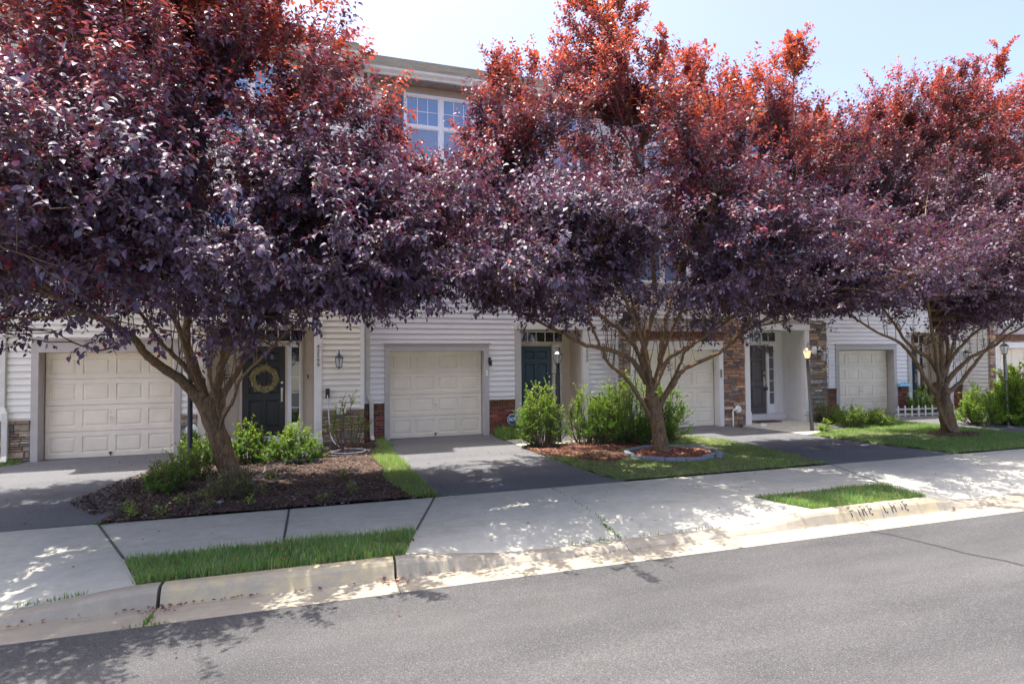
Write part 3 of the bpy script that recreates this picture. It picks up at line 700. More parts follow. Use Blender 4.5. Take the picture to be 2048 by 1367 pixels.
def paneled(mb, x0, x1, z0, z1, Y, panels, rec=.014, rim=.022, field=.010):
    """front face at y=Y with sunk-and-raised panels (list of x0,x1,z0,z1 on a grid)"""
    xs = sorted({x0, x1, *[p[0] for p in panels], *[p[1] for p in panels]}); zs = sorted({z0, z1, *[p[2] for p in panels], *[p[3] for p in panels]})
    xs = [xs[0]]+[b for a, b in zip(xs[:-1], xs[1:]) if b-a > 1e-5]; zs = [zs[0]]+[b for a, b in zip(zs[:-1], zs[1:]) if b-a > 1e-5]
    for a, b in zip(xs[:-1], xs[1:]):
        for c, d in zip(zs[:-1], zs[1:]):
            m = ((a+b)/2, (c+d)/2)
            if not any(p[0] < m[0] < p[1] and p[2] < m[1] < p[3] for p in panels): mb.poly([(a, Y, c), (b, Y, c), (b, Y, d), (a, Y, d)])
    for (a, b, c, d) in panels:
        rings = [(0, 0), (rim*.35, rec), (rim, rec), (rim*2.1, rec-field)]
        prev = None
        for (i, dep) in rings:
            q = [(a+i, Y+dep, c+i), (b-i, Y+dep, c+i), (b-i, Y+dep, d-i), (a+i, Y+dep, d-i)]
            if prev:
                for k in range(4): l = (k+1) % 4; mb.poly([prev[k], prev[l], q[l], q[k]])
            prev = q
        mb.poly(prev)
    mb.poly([(x0, Y, z0), (x0, Y+.04, z0), (x0, Y+.04, z1), (x0, Y, z1)]); mb.poly([(x1, Y, z0), (x1, Y+.04, z0), (x1, Y+.04, z1), (x1, Y, z1)])
    mb.poly([(x0, Y, z1), (x1, Y, z1), (x1, Y+.04, z1), (x0, Y+.04, z1)]); mb.poly([(x0, Y, z0), (x1, Y, z0), (x1, Y+.04, z0), (x0, Y+.04, z0)])

def text(name, body, size, loc, m, parent=None, extr=.003, align='CENTER', line=1.0, rot=(R(90), 0, 0), bold=0):
    cu = bpy.data.curves.new(name, 'FONT'); cu.body = body; cu.size = size; cu.extrude = extr; cu.align_x = align; cu.align_y = 'TOP_BASELINE'; cu.space_line = line; cu.offset = bold; cu.resolution_u = 3
    tmp = bpy.data.objects.new(name, cu); me = bpy.data.meshes.new_from_object(tmp); bpy.data.objects.remove(tmp); me.name = name
    me.materials.clear(); me.materials.append(m); o = bpy.data.objects.new(name, me); COL.objects.link(o); o.rotation_euler = rot
    if parent is not None: o.parent = parent; o.location = Vector(loc)-origin(parent)
    else: o.location = loc
    return o

def wall_lantern(parent, x, y, z, met, plate='white_plastic', s=1.0):
    """carriage lantern on its bracket: z is the middle of the glass"""
    mb = MB(); mb.lathe(x, y-.16*s, [(.02*s, z+.16*s), (.028*s, z+.155*s), (.03*s, z+.13*s), (.05*s, z+.11*s), (.105*s, z+.065*s), (.11*s, z+.055*s), (.10*s, z+.052*s)], 6, R(30))
    mb.lathe(x, y-.16*s, [(.008*s, z+.24*s), (.014*s, z+.2*s), (.01*s, z+.16*s)], 8)
    mb.tube([(x, y-.16*s, z+.17*s), (x, y-.13*s, z+.23*s), (x, y-.06*s, z+.24*s), (x, y-.01, z+.19*s)], .012*s, 8)
    mb.lathe(x, y-.16*s, [(.062*s, z-.155*s), (.066*s, z-.15*s), (.066*s, z-.14*s)], 6, R(30)); mb.lathe(x, y-.16*s, [(.006*s, z-.19*s), (.02*s, z-.165*s), (.03*s, z-.155*s)], 8)
    for k in range(6):
        a = R(30)+k*math.pi/3; c, t = math.cos(a), math.sin(a)
        mb.tube([(x+.097*s*c, y-.16*s+.097*s*t, z+.055*s), (x+.063*s*c, y-.16*s+.063*s*t, z-.145*s)], .0065*s, 4)
    o = mb.build("wall_lantern", M[met], parent)
    mb = MB(); b = MB()
    mb.lathe(x, y-.16*s, [(.093*s, z+.053*s), (.060*s, z-.14*s)], 6, R(30)); mb.build("lantern_glass", M['lamp_clear'], o)
    b.lathe(x, y-.16*s, [(.012*s, z-.13*s), (.016*s, z-.02*s), (.022*s, z+.01*s), (.004, z+.04*s)], 8); b.build("bulb", M['bulb'], o, smooth=True)
    mb = MB(); pts = [(x+.06*s*math.cos(a), z+.17*s+.11*s*math.sin(a)) for a in np.linspace(0, 2*math.pi, 21)[:-1]]
    mb.prism(pts, y-.022, y-.001, 'y'); mb.build("mounting_plate", M[plate], o, bevel=.004)
    return o

def window(parent, x0, x1, z0, z1, Y, units=2, glass='glass_blue', grid=(3, 2), lower=True):
    f = MB(); t = .055; y0, y1 = Y-.082, Y-.022
    f.box(x0-t, x1+t, y0, y1, z1, z1+t*1.2); f.box(x0-t, x1+t, y0-.02, y1, z0-t, z0)
    f.box(x0-t, x0, y0, y1, z0, z1); f.box(x1, x1+t, y0, y1, z0, z1)
    wu = (x1-x0)/units; zm = z0+(z1-z0)*.5
    w = f.build("window", M['fence_white'], parent, bevel=.004)
    for k in range(units):
        a, b = x0+k*wu, x0+(k+1)*wu; m = MB()
        if k: m.box(a-.045, a+.045, y0+.003, y1, z0, z1)
        a2 = a+(.045 if k else 0); b2 = b-(.045 if k < units-1 else 0)
        m.box(a2, b2, y0+.012, y1, zm-.035, zm+.035)
        for (c, d, yy) in ((z0, zm-.035, y0+.03), (zm+.035, z1, y0+.018)):
            m.box(a2, a2+.03, yy, y1, c, d); m.box(b2-.03, b2, yy, y1, c, d); m.box(a2+.03, b2-.03, yy, y1, d-.025, d); m.box(a2+.03, b2-.03, yy, y1, c, c+.025)
        for i in range(1, grid[0]): xx = a2+.03+(b2-a2-.06)*i/grid[0]; m.box(xx-.008, xx+.008, y0+.03, y1, zm+.06, z1-.025)
        for i in range(1, grid[1]): zz = zm+.06+(z1-zm-.085)*i/grid[1]; m.box(a2+.03, b2-.03, y0+.0325, y1, zz-.008, zz+.008)
        m.build("sash", M['fence_white'], w)
        p = MB(); p.poly([(a2+.02, y0+.044, z0+.02), (b2-.02, y0+.044, z0+.02), (b2-.02, y0+.044, zm), (a2+.02, y0+.044, zm)]); p.build("pane", M['glass_screen'] if glass == 'glass_blue' else M[glass], w); p = MB(); p.poly([(a2+.02, y0+.036, zm), (b2-.02, y0+.036, zm), (b2-.02, y0+.036, z1-.01), (a2+.02, y0+.036, z1-.01)])
        p.build("pane", M[glass], w)
    return w
def shutter(parent, x0, x1, z0, z1, Y):
    m = MB(); m.box(x0, x1, Y-.045, Y-.017, z0, z1)
    n = int((z1-z0)/.055)
    for i in range(n):
        z = z0+.05+i*(z1-z0-.1)/n
        if abs(z-(z0+z1)/2) > .05: m.box(x0+.04, x1-.04, Y-.053, Y-.046, z, z+.028)
    for a, b in ((x0, x0+.035), (x1-.035, x1)): m.box(a, b, Y-.058, Y-.046, z0, z1)
    for z in (z0, (z0+z1)/2-.03, z1-.05): m.box(x0+.036, x1-.036, Y-.057, Y-.0535, z, z+.05)
    m.build("shutter", M['shutter'], parent)

def six_panel(parent, x0, x1, z0, z1, Y, m, hinge_left=True):
    w = x1-x0; h = z1-z0; a, b, c, d = x0+w*.14, x0+w*.46, x0+w*.54, x0+w*.86
    P = []
    for (p, q) in ((.83, .94), (.47, .77), (.10, .40)):
        P += [(a, b, z0+h*p, z0+h*q), (c, d, z0+h*p, z0+h*q)]
    mb = MB(); paneled(mb, x0, x1, z0, z1, Y, P, .016, .02, .011); o = mb.build("front_door", M[m], parent)
    hx = x1-.07 if hinge_left else x0+.07
    hb = MB(); hb.box(hx-.022, hx+.022, Y-.012, Y-.001, z0+.78, z0+1.1); hb.tube([(hx, Y-.012, z0+1.02), (hx, Y-.06, z0+1.0), (hx, Y-.065, z0+.92), (hx, Y-.03, z0+.80), (hx, Y-.012, z0+.80)], .011, 8); hb.build("door_handle", M['brass'], o, smooth=True)
    hb = MB(); pts = [(hx+.028*math.cos(t), z0+1.22+.028*math.sin(t)) for t in np.linspace(0, 2*math.pi, 15)[:-1]]; hb.prism(pts, Y-.03, Y-.001, 'y'); hb.build("deadbolt", M['brass'], o)
    hb = MB(); pts = [(x0+w/2+.008*math.cos(t), z0+1.5+.008*math.sin(t)) for t in np.linspace(0, 2*math.pi, 9)[:-1]]; hb.prism(pts, Y-.008, Y-.001, 'y'); hb.build("peephole", M['brass'], o)
    return o

def garage(parent, gx, Y, z0, m, W=2.34, H=2.13):
    mb = MB(); sh = H/4; pw = W/4
    for s in range(4):
        a, b = z0+s*sh+.004, z0+(s+1)*sh-.004
        P = [(gx+k*pw+(.075 if k == 0 else .055), gx+(k+1)*pw-(.075 if k == 3 else .055), a+.095, b-.095) for k in range(4)]
        paneled(mb, gx+.012, gx+W-.012, a, b, Y+.02, P, .018, .024, .014)
    mb.box(gx, gx+W, Y+.065, Y+.09, z0, z0+H)
    o = mb.build("garage_door", M[m], parent)
    h = MB(); cx = gx+W/2-.03; zc = z0+sh*1.5; pts = [(cx+.028*math.cos(t), zc+.028*math.sin(t)) for t in np.linspace(0, 2*math.pi, 15)[:-1]]
    h.prism(pts, Y+.008, Y+.019, 'y'); h.box(cx-.05, cx+.05, Y-.02, Y-.005, zc-.009, zc+.009); h.tube([(cx, Y+.01, zc), (cx, Y-.01, zc)], .009, 6)
    h.build("door_handle", M['brass'], o)
    h = MB(); pts = [(cx+.013*math.cos(t), zc+.11+.013*math.sin(t)) for t in np.linspace(0, 2*math.pi, 9)[:-1]]; h.prism(pts, Y+.008, Y+.019, 'y'); h.build("keyhole", M['brass'], o)
    h = MB(); h.box(cx-.03, cx+.03, Y-.005, Y+.019, z0+.07, z0+.095); h.box(cx-.012, cx+.012, Y+.002, Y+.019, z0+.03, z0+.069); h.build("latch", M['rust'], o)
    h = MB(); h.box(gx, gx+W, Y+.01, Y+.05, z0-.02, z0+.006); h.build("weather_strip", M['black'], o)
    return o

def house(x0, x1, Y, gx, px0, px1, Yb, dx0, dx1, sx0, sx1, z0=.2, style='brick', num=None, sidm='sid_white', trim='trim_grey', porch='porch_tan', garm='gar_white', doorm='door_teal', label='', lantern=None, side_left=None, side_stone=True, hdr=.17, lmet='black_metal', GW=2.34, ztop=2.33, downs=None):
    H = empty("townhouse", ((x0+x1)/2, Y, z0), label, "townhouse", "row of joined townhouses along the street")
    g0, g1, p0, p1 = gx-.13, gx+GW+.13, px0-.17, px1+.17
    zt = ztop+hdr; wz = 1.0 if style == 'stone' else 1.09; zp = 2.88
    # unseen solid boxes added behind the cladding to block light
    c = MB(); y2 = Y+10
    c.box(x0+.003, x1-.003, Y+.009, y2, 3.06, 8.84)
    c.box(x0+.003, g0, Y+.009, y2, -.05, 3.055); c.box(g1, p0+.004, Y+.009, y2, -.05, 3.055); c.box(g0+.004, g1-.004, Y+.27, y2, -.05, 3.055); c.box(g0+.004, g1-.004, Y+.006, Y+.268, zt-.02, 3.055)
    c.box(p1-.004, x1-.003, Y+.009, y2, -.05, 3.055); c.box(p0+.008, p1-.008, Yb+.03, y2, -.05, 3.055)
    c.build("light_block_core", M['backing'], H)
    s = MB()
    if style != 'fullstone':
        for a, b in ((x0, g0), (g1, p0), (p1, x1)): sid(s, a, b, wz, 3.05, Y)
        sid(s, g0, g1, zt, 3.05, Y)
    sid(s, x0, x1, 3.18 if style == 'fullstone' else 3.05, 8.66, Y)
    if side_left is not None: sid(s, Y+.03, side_left, (3.18 if (style == 'fullstone' and side_stone) else .15), 8.66, 0, side=x0)
    s.build("siding", M[sidm], H)
    def section(nm, jm, a, b, zz, pal, seed, kind='stone', side=None, cap=False, zlo=-.03):
        ms, mj = MB(), MB(); masonry(ms, mj, a, b, zlo, zz, Y if side is None else 0, pal, side=side, seed=seed, kind=kind)
        if cap:
            ms.col = (.27, .19, .12); u = a
            while u < b-.01: w = min(.30, b-u); ms.box(u+.003, u+w-.003, Y-.085, Y-.002, zz+.002, zz+.062); u += w
        o = ms.build(nm, M['brick' if kind == 'brick' else 'stone'], H); mj.build("mortar", M[jm], o)
    sd_ = int(abs(x0)*10)
    for a, b, k in ((x0, g0, 1), (g1, p0, 2), (p1, x1, 3)):
        if b-a < .06: continue
        if style == 'brick': section("brick_wainscot", 'mortar', a+.002, b-.002, wz, BRICK, k+sd_, 'brick')
        elif style == 'stone': section("stone_wainscot", 'mortar_dark', a+.002, b-.002, wz-.05, STONE, k+sd_, cap=True)
        else: section("stone_pier", 'mortar_dark', a+.002, b-.002, 3.12, STONE_GREY if k == 3 else STONE_RED, k+sd_)
    if style == 'fullstone': section("brick_lintel", 'mortar', g0, g1, zt+.30, BRICK_BR, 9, 'brick', zlo=zt+.02)
    if side_left is not None and side_stone: section("stone_return", 'mortar_dark', Y+.002, side_left, 3.12 if style == 'fullstone' else .95, STONE_GREY, 5, side=x0)
    # garage
    t = MB(); t.box(g0, gx-.001, Y-.045, Y+.22, z0-.06, zt-hdr); t.box(gx+GW+.001, g1, Y-.045, Y+.22, z0-.06, zt-hdr); t.box(g0, g1, Y-.045, Y+.22, zt-hdr+.001, zt); t.box(g0-.025, g1+.025, Y-.075, Y-.004, zt+.001, zt+.03)
    t.box(gx-.045, gx-.002, Y-.055, Y-.046, z0-.05, zt-hdr-.0); t.build("garage_trim", M[trim], H, bevel=.004)
    garage(H, gx, Y+.2, z0, garm, W=GW)
    # porch
    p = MB()
    p.poly([(px0, Yb, z0-.05), (px1, Yb, z0-.05), (px1, Yb, zp), (px0, Yb, zp)])
    p.box(px0-.02, px0, Y+.103, Yb, z0-.05, zp); p.box(px1, px1+.02, Y+.103, Yb, z0-.05, zp); p.box(px0-.02, px1+.02, Y, Yb+.02, zp, zp+.04)
    n = int((Yb-Y)/.2)
    for k in range(n): yy = Y+.1+k*.2; p.box(px1-.004, px1-.0005, yy, yy+.012, z0, zp)
    p.build("porch_recess", M[porch], H)
    pw = MB(); pw.box(px0+.001, px1-.001, Yb-.12, Yb-.002, z0-.05, z0+.19); pw.build("door_step", M['porch_white'], H, bevel=.006)
    pb = MB(); pb.box(p0-.02, p1+.02, Y-.06, Y+.10, zp+.001, zp+.17); pb.build("porch_beam", M['trim_white'], H, bevel=.005)
    for a, b, tm in ((p0, px0, 'porch_tan' if style == 'stone' else trim), (px1, p1, 'trim_white')):
        q = MB(); q.box(a, b, Y-.05, Y+.10, z0-.05, zp); q.box(a-.015, b+.015, Y-.068, Y+.10, z0-.05, z0+.36 if style == 'fullstone' else z0+.2); q.box(a+.02, b-.02, Y-.058, Y-.051, z0+.4, zp-.08)
        q.build("pilaster", M[tm], H, bevel=.004)
    zd0, zd1 = z0+.20, z0+2.26
    six_panel(H, dx0, dx1, zd0, zd1, Yb-.03, doorm)
    fr = MB()
    for a, b, c_, d in ((dx0-.06, dx0-.004, zd0, zd1+.05), (dx1+.004, dx1+.045, zd0, zd1+.05), (dx0-.06, sx1+.05, zd1+.051, zd1+.11), (sx1, sx1+.05, zd0, zd1+.05), (dx0-.06, sx1+.05, zd1+.40, zd1+.44)):
        fr.box(a, b, Yb-.065, Yb-.003, c_, d)
    fr.build("door_frame", M['trim_white'] if porch == 'porch_white' else M['porch_tan'], H, bevel=.003)
    sl = MB(); za = zd0+.28; sl.box(dx1+.046, sx1-.001, Yb-.05, Yb-.004, zd0, za); 
    for a, b in ((dx1+.046, sx0), (sx1-.03, sx1-.001)): sl.box(a, b, Yb-.05, Yb-.004, za, zd1+.05)
    sl.box(sx0, sx1-.03, Yb-.05, Yb-.004, zd1-.02, zd1+.05)
    for k in range(1, 5): zz = za+(zd1-.02-za)*k/5; sl.box(sx0, sx1-.03, Yb-.045, Yb-.03, zz-.008, zz+.008)
    so_ = sl.build("sidelight", M['fence_white'] if porch != 'porch_tan' or style == 'stone' else M['trim_white'], H)
    g = MB(); g.poly([(sx0, Yb-.025, za), (sx1-.03, Yb-.025, za), (sx1-.03, Yb-.025, zd1-.02), (sx0, Yb-.025, zd1-.02)]); g.build("pane", M['glass_dark'] if style != 'fullstone' else M['glass_grey'], so_)
    tr = MB()
    for k in range(6): xx = dx0-.06+(sx1+.11-dx0)*k/5; tr.box(xx-(.0 if k == 0 else .01), xx+(.0 if k == 5 else .012), Yb-.058, Yb-.03, zd1+.111, zd1+.399)
    for zz in (zd1+.111, zd1+.385): tr.box(dx0-.06, sx1+.05, Yb-.0575, Yb-.0305, zz, zz+.014)
    to = tr.build("transom", M['trim_white'], H); g = MB(); g.poly([(dx0-.05, Yb-.034, zd1+.11), (sx1+.05, Yb-.034, zd1+.11), (sx1+.05, Yb-.034, zd1+.40), (dx0-.05, Yb-.034, zd1+.40)]); g.build("pane", M['glass_dark'], to)
    # corner boards, frieze, soffit, gutter, roof
    for a, b in ((x0, x0+.09), (x1-.09, x1)):
        cb = MB(); cb.box(a, b, Y-.036, Y-.003, wz+.02 if style != 'fullstone' else 3.13, 8.66); cb.build("corner_board", M['fence_white' if sidm == 'sid_white' else 'trim_white'], H)
    fz = MB(); fz.box(x0, x1, Y-.03, Y-.002, 8.661, 8.858); fz.box(x0, x1, Y-.045, Y-.031, 8.661, 8.685); fz.build("frieze_board", M['soffit'], H)
    sf = MB(); sf.box(x0, x1, Y-.45, Y, 8.872, 8.885); k = x0
    while k < x1-.03: sf.box(k, min(k+.088, x1), Y-.45, Y-.031, 8.859, 8.8715); k += .1
    sf.build("soffit", M['soffit'], H)
    gt = MB(); prof = [(Y-.452, 8.82), (Y-.52, 8.82), (Y-.535, 8.87), (Y-.575, 8.93), (Y-.585, 8.985), (Y-.57, 8.985), (Y-.565, 8.96), (Y-.452, 8.96)]
    gt.prism(prof, x0, x1, 'x'); gt.build("gutter", M['gutter'], H)
    rf = MB(); rf.prism([(Y-.50, 8.985), (Y+2.4, 8.985+.62*2.9), (Y+10.2, 8.985+.62*2.9), (Y+10.2, 8.89), (Y-.45, 8.89), (Y-.45, 8.963), (Y-.50, 8.963)], x0, x1, 'x'); rf.build("roof", M['shingle'], H)
    # upper windows
    for (a, b, c_, d, u) in ((gx+.40, gx+2.13, 7.10, 8.60, 2), (gx+.0, gx+2.50, 4.15, 5.80, 3), (px0+.05, px0+1.65, 7.10, 8.60, 2), (px0+.05, px0+1.65, 4.15, 5.80, 2)):
        window(H, a, b, c_, d, Y, u)
        shutter(H, a-.39, a-.07, c_-.04, d+.05, Y); shutter(H, b+.07, b+.39, c_-.04, d+.05, Y)
    if downs:
        for (dx, dy) in downs:
            d = MB(); w = .045
            d.box(dx-w, dx+w, dy-.09, dy-.03, 1.28, 8.3); 
            for (a, b) in (((dx, dy-.06, 1.29), (dx+.07, dy-.12, 1.16)), ((dx+.07, dy-.12, 1.17), (dx+.075, dy-.125, .34)), ((dx+.075, dy-.125, .35), (dx+.10, dy-.22, .26))):
                d.prism([(a[0]-w, a[1]-.03), (a[0]+w, a[1]-.03), (a[0]+w, a[1]+.03), (a[0]-w, a[1]+.03)], 0, 0) if False else None
                v0 = [(a[0]-w, a[1]-.03, a[2]), (a[0]+w, a[1]-.03, a[2]), (a[0]+w, a[1]+.03, a[2]), (a[0]-w, a[1]+.03, a[2])]; v1 = [(b[0]+p_[0]-a[0], b[1]+p_[1]-a[1], b[2]) for p_ in v0]
                d.poly(v0); d.poly(v1[::-1])
                for i in range(4): j = (i+1) % 4; d.poly([v0[i], v0[j], v1[j], v1[i]])
            d.tube([(dx, dy-.06, 8.28), (dx, dy-.20, 8.5), (dx, dy-.48, 8.84)], .04, 6)
            d.build("downspout", M['gutter'], H)
    if num: text("house_number", "\n".join(num[0]), num[3] if len(num) > 3 else .125, (num[1], Y-.062, num[2]), M['number'], H, line=.84)
    if lantern: wall_lantern(H, lantern[0], Y-(.05 if style == 'fullstone' else .015), lantern[1], lmet)
    return H

H0 = house(-12.9, -6.05, 14.1, -12.3, -8.9, -7.1, 14.95, -8.85, -7.98, -7.86, -7.6, label="white sided townhouse beyond the left edge, set back behind its neighbour", doorm='door_teal')
H1 = house(-6.05, .78, 13.6, -5.40, -2.45, -.30, 14.45, -1.87, -.96, -.82, -.62, style='stone', sidm='sid_cream', trim='trim_taupe', garm='gar_cream', doorm='door_black', hdr=.25,
    num=("42599", -.215, 2.40), lantern=(.23, 2.12), lmet='blue_metal', downs=[(-5.97, 13.6)], label="cream sided townhouse with stone base and black wreathed front door")
H2 = house(.78, 7.58, 14.1, 1.41, 4.74, 6.49, 14.95, 5.0, 5.91, 6.02, 6.2, sidm='sid_white', num=("42597", 6.59, 2.43), lantern=(7.05, 2.26), lmet='blue_metal', downs=[(.90, 14.1)],
    label="white sided townhouse with brick base and teal door between the left and middle trees")
H3 = house(7.58, 14.16, 13.5, 7.73, 11.36, 13.32, 14.35, 11.74, 12.66, 12.78, 12.99, style='fullstone', sidm='sid_pale', trim='trim_white', porch='porch_white', doorm='door_brown', side_left=14.1, hdr=.2, GW=2.61,
    num=("42595", 13.42, 2.44), lantern=(13.86, 2.12), lmet='grey_metal', label="stone fronted townhouse with grey brown front door right of the middle tree")
H4 = house(14.16, 21.1, 14.4, 15.58, 18.71, 20.46, 15.1, 18.95, 19.86, 20.0, 20.2, z0=.16, ztop=2.31, sidm='sid_white', num=("42593", 20.56, 2.30, .11), lantern=(21.1, 2.14),
    label="white sided townhouse with brick base and teal door behind the rightmost tree")
H5 = house(21.1, 28.0, 13.5, 21.48, 25.6, 27.3, 14.35, 25.9, 26.8, 26.9, 27.1, style='fullstone', sidm='sid_pale', trim='trim_white', porch='porch_white', side_left=14.4, side_stone=False, garm='gar_cream', doorm='door_brown', z0=.2,
    label="pale sided townhouse at the right edge with only its garage showing")
# small fixtures that belong to the fronts
def fixture(parent, name, m, fn, **kw):
    b = MB(); fn(b); return b.build(name, M[m], parent, **kw)
def vent(b, x, y, z, r=.055):
    pts = [(x+r*math.cos(t), z+r*math.sin(t)) for t in np.linspace(0, 2*math.pi, 19)[:-1]]; b.prism(pts, y-.10, y-.03, 'y'); pts = [(x+r*1.3*math.cos(t), z+r*1.3*math.sin(t)) for t in np.linspace(0, 2*math.pi, 19)[:-1]]; b.prism(pts, y-.055, y-.04, 'y')
fixture(H1, "dryer_vent", 'white_plastic', lambda b: (b.box(.18, .38, 13.50, 13.56, .92, 1.04), b.box(.20, .36, 13.47, 13.4995, .95, 1.01)), bevel=.006)
fixture(H1, "dryer_vent", 'white_plastic', lambda b: b.prism([(-2.72+.13*math.cos(t), .66+.16*max(-.1, math.sin(t))) for t in np.linspace(0, 2*math.pi, 19)[:-1]], 13.50, 13.56, 'y'), bevel=.006)
fixture(H1, "hose_faucet", 'black', lambda b: (b.box(-.06, .03, 13.50, 13.58, 1.28, 1.50), b.lathe(-.02, 13.47, [(.03, 1.36), (.035, 1.42), (.02, 1.46)], 10)), bevel=.006)  # black faucet box that the garden hose hangs from
fixture(H1, "door_bell", 'black', lambda b: b.box(-.47, -.445, 14.43, 14.448, 1.70, 1.80))
fixture(H2, "wall_hook", 'black_metal', lambda b: (b.box(3.86, 3.90, 14.02, 14.05, 2.0, 2.16), b.tube([(3.88, 14.03, 2.14), (3.88, 13.95, 2.17), (3.88, 13.90, 2.12)], .012, 6), b.lathe(3.88, 13.92, [(.02, 2.10), (.035, 2.07), (.04, 1.98), (.02, 1.95)], 10)))
fixture(H2, "keypad", 'white_plastic', lambda b: b.box(3.79, 3.84, 14.03, 14.05, 1.70, 1.84), bevel=.004)
fixture(H3, "security_camera", 'white_plastic', lambda b: (b.lathe(13.57, 13.36, [(.03, 2.18), (.07, 2.2), (.085, 2.28), (.07, 2.37), (.03, 2.40)], 16), b.box(13.55, 13.59, 13.36, 13.46, 2.26, 2.31)), smooth=True)
fixture(H3, "camera_lens", 'black', lambda b: b.tube([(13.60, 13.29, 2.27), (13.68, 13.20, 2.25)], .04, 12))
fixture(H3, "keypad", 'grey_metal', lambda b: b.box(10.36, 10.40, 13.42, 13.454, 1.55, 1.78), bevel=.004)
fixture(H3, "drain_pipe", 'white_plastic', lambda b: (b.tube([(10.70, 13.38, .20), (10.70, 13.38, .60), (10.73, 13.38, .66), (10.84, 13.38, .68)], .022, 8), vent(b, 10.90, 13.47, .66, .08)), smooth=True)
def garland(b):
    for k in range(18):
        z = .75+k*.095; b.lathe(14.13+.012*math.sin(k*2.1), 13.40, [(.004, z-.016), (.013, z-.006), (.013, z+.006), (.004, z+.016)], 6)
    b.tube([(14.13+.012*math.sin(k*2.1), 13.405, .75+k*.095) for k in range(18)], .003, 4)
fixture(H3, "string_lights", 'black', garland)
fixture(H4, "electric_box", 'white_plastic', lambda b: (b.box(18.42, 18.55, 14.26, 14.32, .72, .88), b.tube([(18.47, 14.29, .72), (18.47, 14.29, .2)], .014, 6)))
# ---------------------------------------------------------------- lamp posts
def lamp_post(x, y, zt, met, label, lit=False, leanx=0, leany=0, bar=None, glass='lamp_clear', s=1.0, z0=None):
    z0 = gz(x, y) if z0 is None else z0
    H = empty("lamp_post", (x, y, z0), label, "lamp post", "lamp posts in the front yards")
    b = MB(); zb = zt-.42*s                                # zb: top of the pole
    b.lathe(x, y, [(.05, z0-.05), (.05, z0+.04), (.042, z0+.06), (.040, zb-.12), (.036, zb-.05), (.044, zb-.045), (.044, zb-.02), (.03, zb)], 16)
    b.build("pole", M[met], H, smooth=True)
    if bar: 
        c = MB(); c.tube([(x-.26, y, bar), (x+.06, y, bar)], .011, 6); c.lathe(x-.265, y, [(.005, bar-.018), (.018, bar-.008), (.018, bar+.008), (.005, bar+.018)], 8); c.tube([(x-.19, y, bar-.13), (x-.19, y, bar), (x-.12, y, bar-.10)], .006, 5); c.build("ladder_bar", M[met], H)
    c = MB()
    c.lathe(x, y, [(.02, zb), (.03, zb+.01), (.035, zb+.03), (.065, zb+.06), (.066, zb+.07), (.058, zb+.072)], 12)
    c.lathe(x, y, [(.118*s, zb+.27*s), (.122*s, zb+.275*s), (.115*s, zb+.285*s), (.075*s, zb+.325*s), (.05*s, zb+.345*s), (.03*s, zb+.352*s), (.018*s, zb+.375*s), (.022*s, zb+.385*s), (.01*s, zb+.40*s), (.006*s, zb+.43*s)], 6 if not lit else 12, R(30))
    for k in range(6):
        a = R(30)+k*math.pi/3; c.tube([(x+.060*math.cos(a), y+.060*math.sin(a), zb+.07), (x+.108*s*math.cos(a), y+.108*s*math.sin(a), zb+.27*s)], .006, 4)
    h = c.build("lantern_head", M[met], H)
    c = MB(); c.lathe(x, y, [(.055, zb+.073), (.103*s, zb+.27*s)], 6, R(30)); c.build("lantern_glass", M['lamp_lit' if lit else glass], h)
    c = MB(); c.lathe(x, y, [(.014, zb+.075), (.016, zb+.13), (.03, zb+.16), (.032, zb+.19), (.004, zb+.215)], 10); c.build("bulb", M['bulb_lit' if lit else 'bulb'], h, smooth=True)
    H.rotation_euler = (leany, leanx, 0)
    return H
lamp_post(-2.27, 11.16, 2.34, 'black_metal', "black lamp post half hidden behind the leftmost tree trunk")
lamp_post(5.08, 12.34, 2.36, 'black_metal', "black lamp post with cross bar beside the middle shrubs", bar=1.78, leanx=R(-1.0))
lamp_post(11.95, 11.89, 2.42, 'bronze_metal', "tilted bronze lamp post with its lamp lit in front of the grey brown door", lit=True, leanx=R(-3.0))
lamp_post(17.85, 10.98, 2.50, 'grey_metal', "weathered grey lamp post rising from the yellow green shrub at the right", leanx=R(-2.2), bar=1.70)

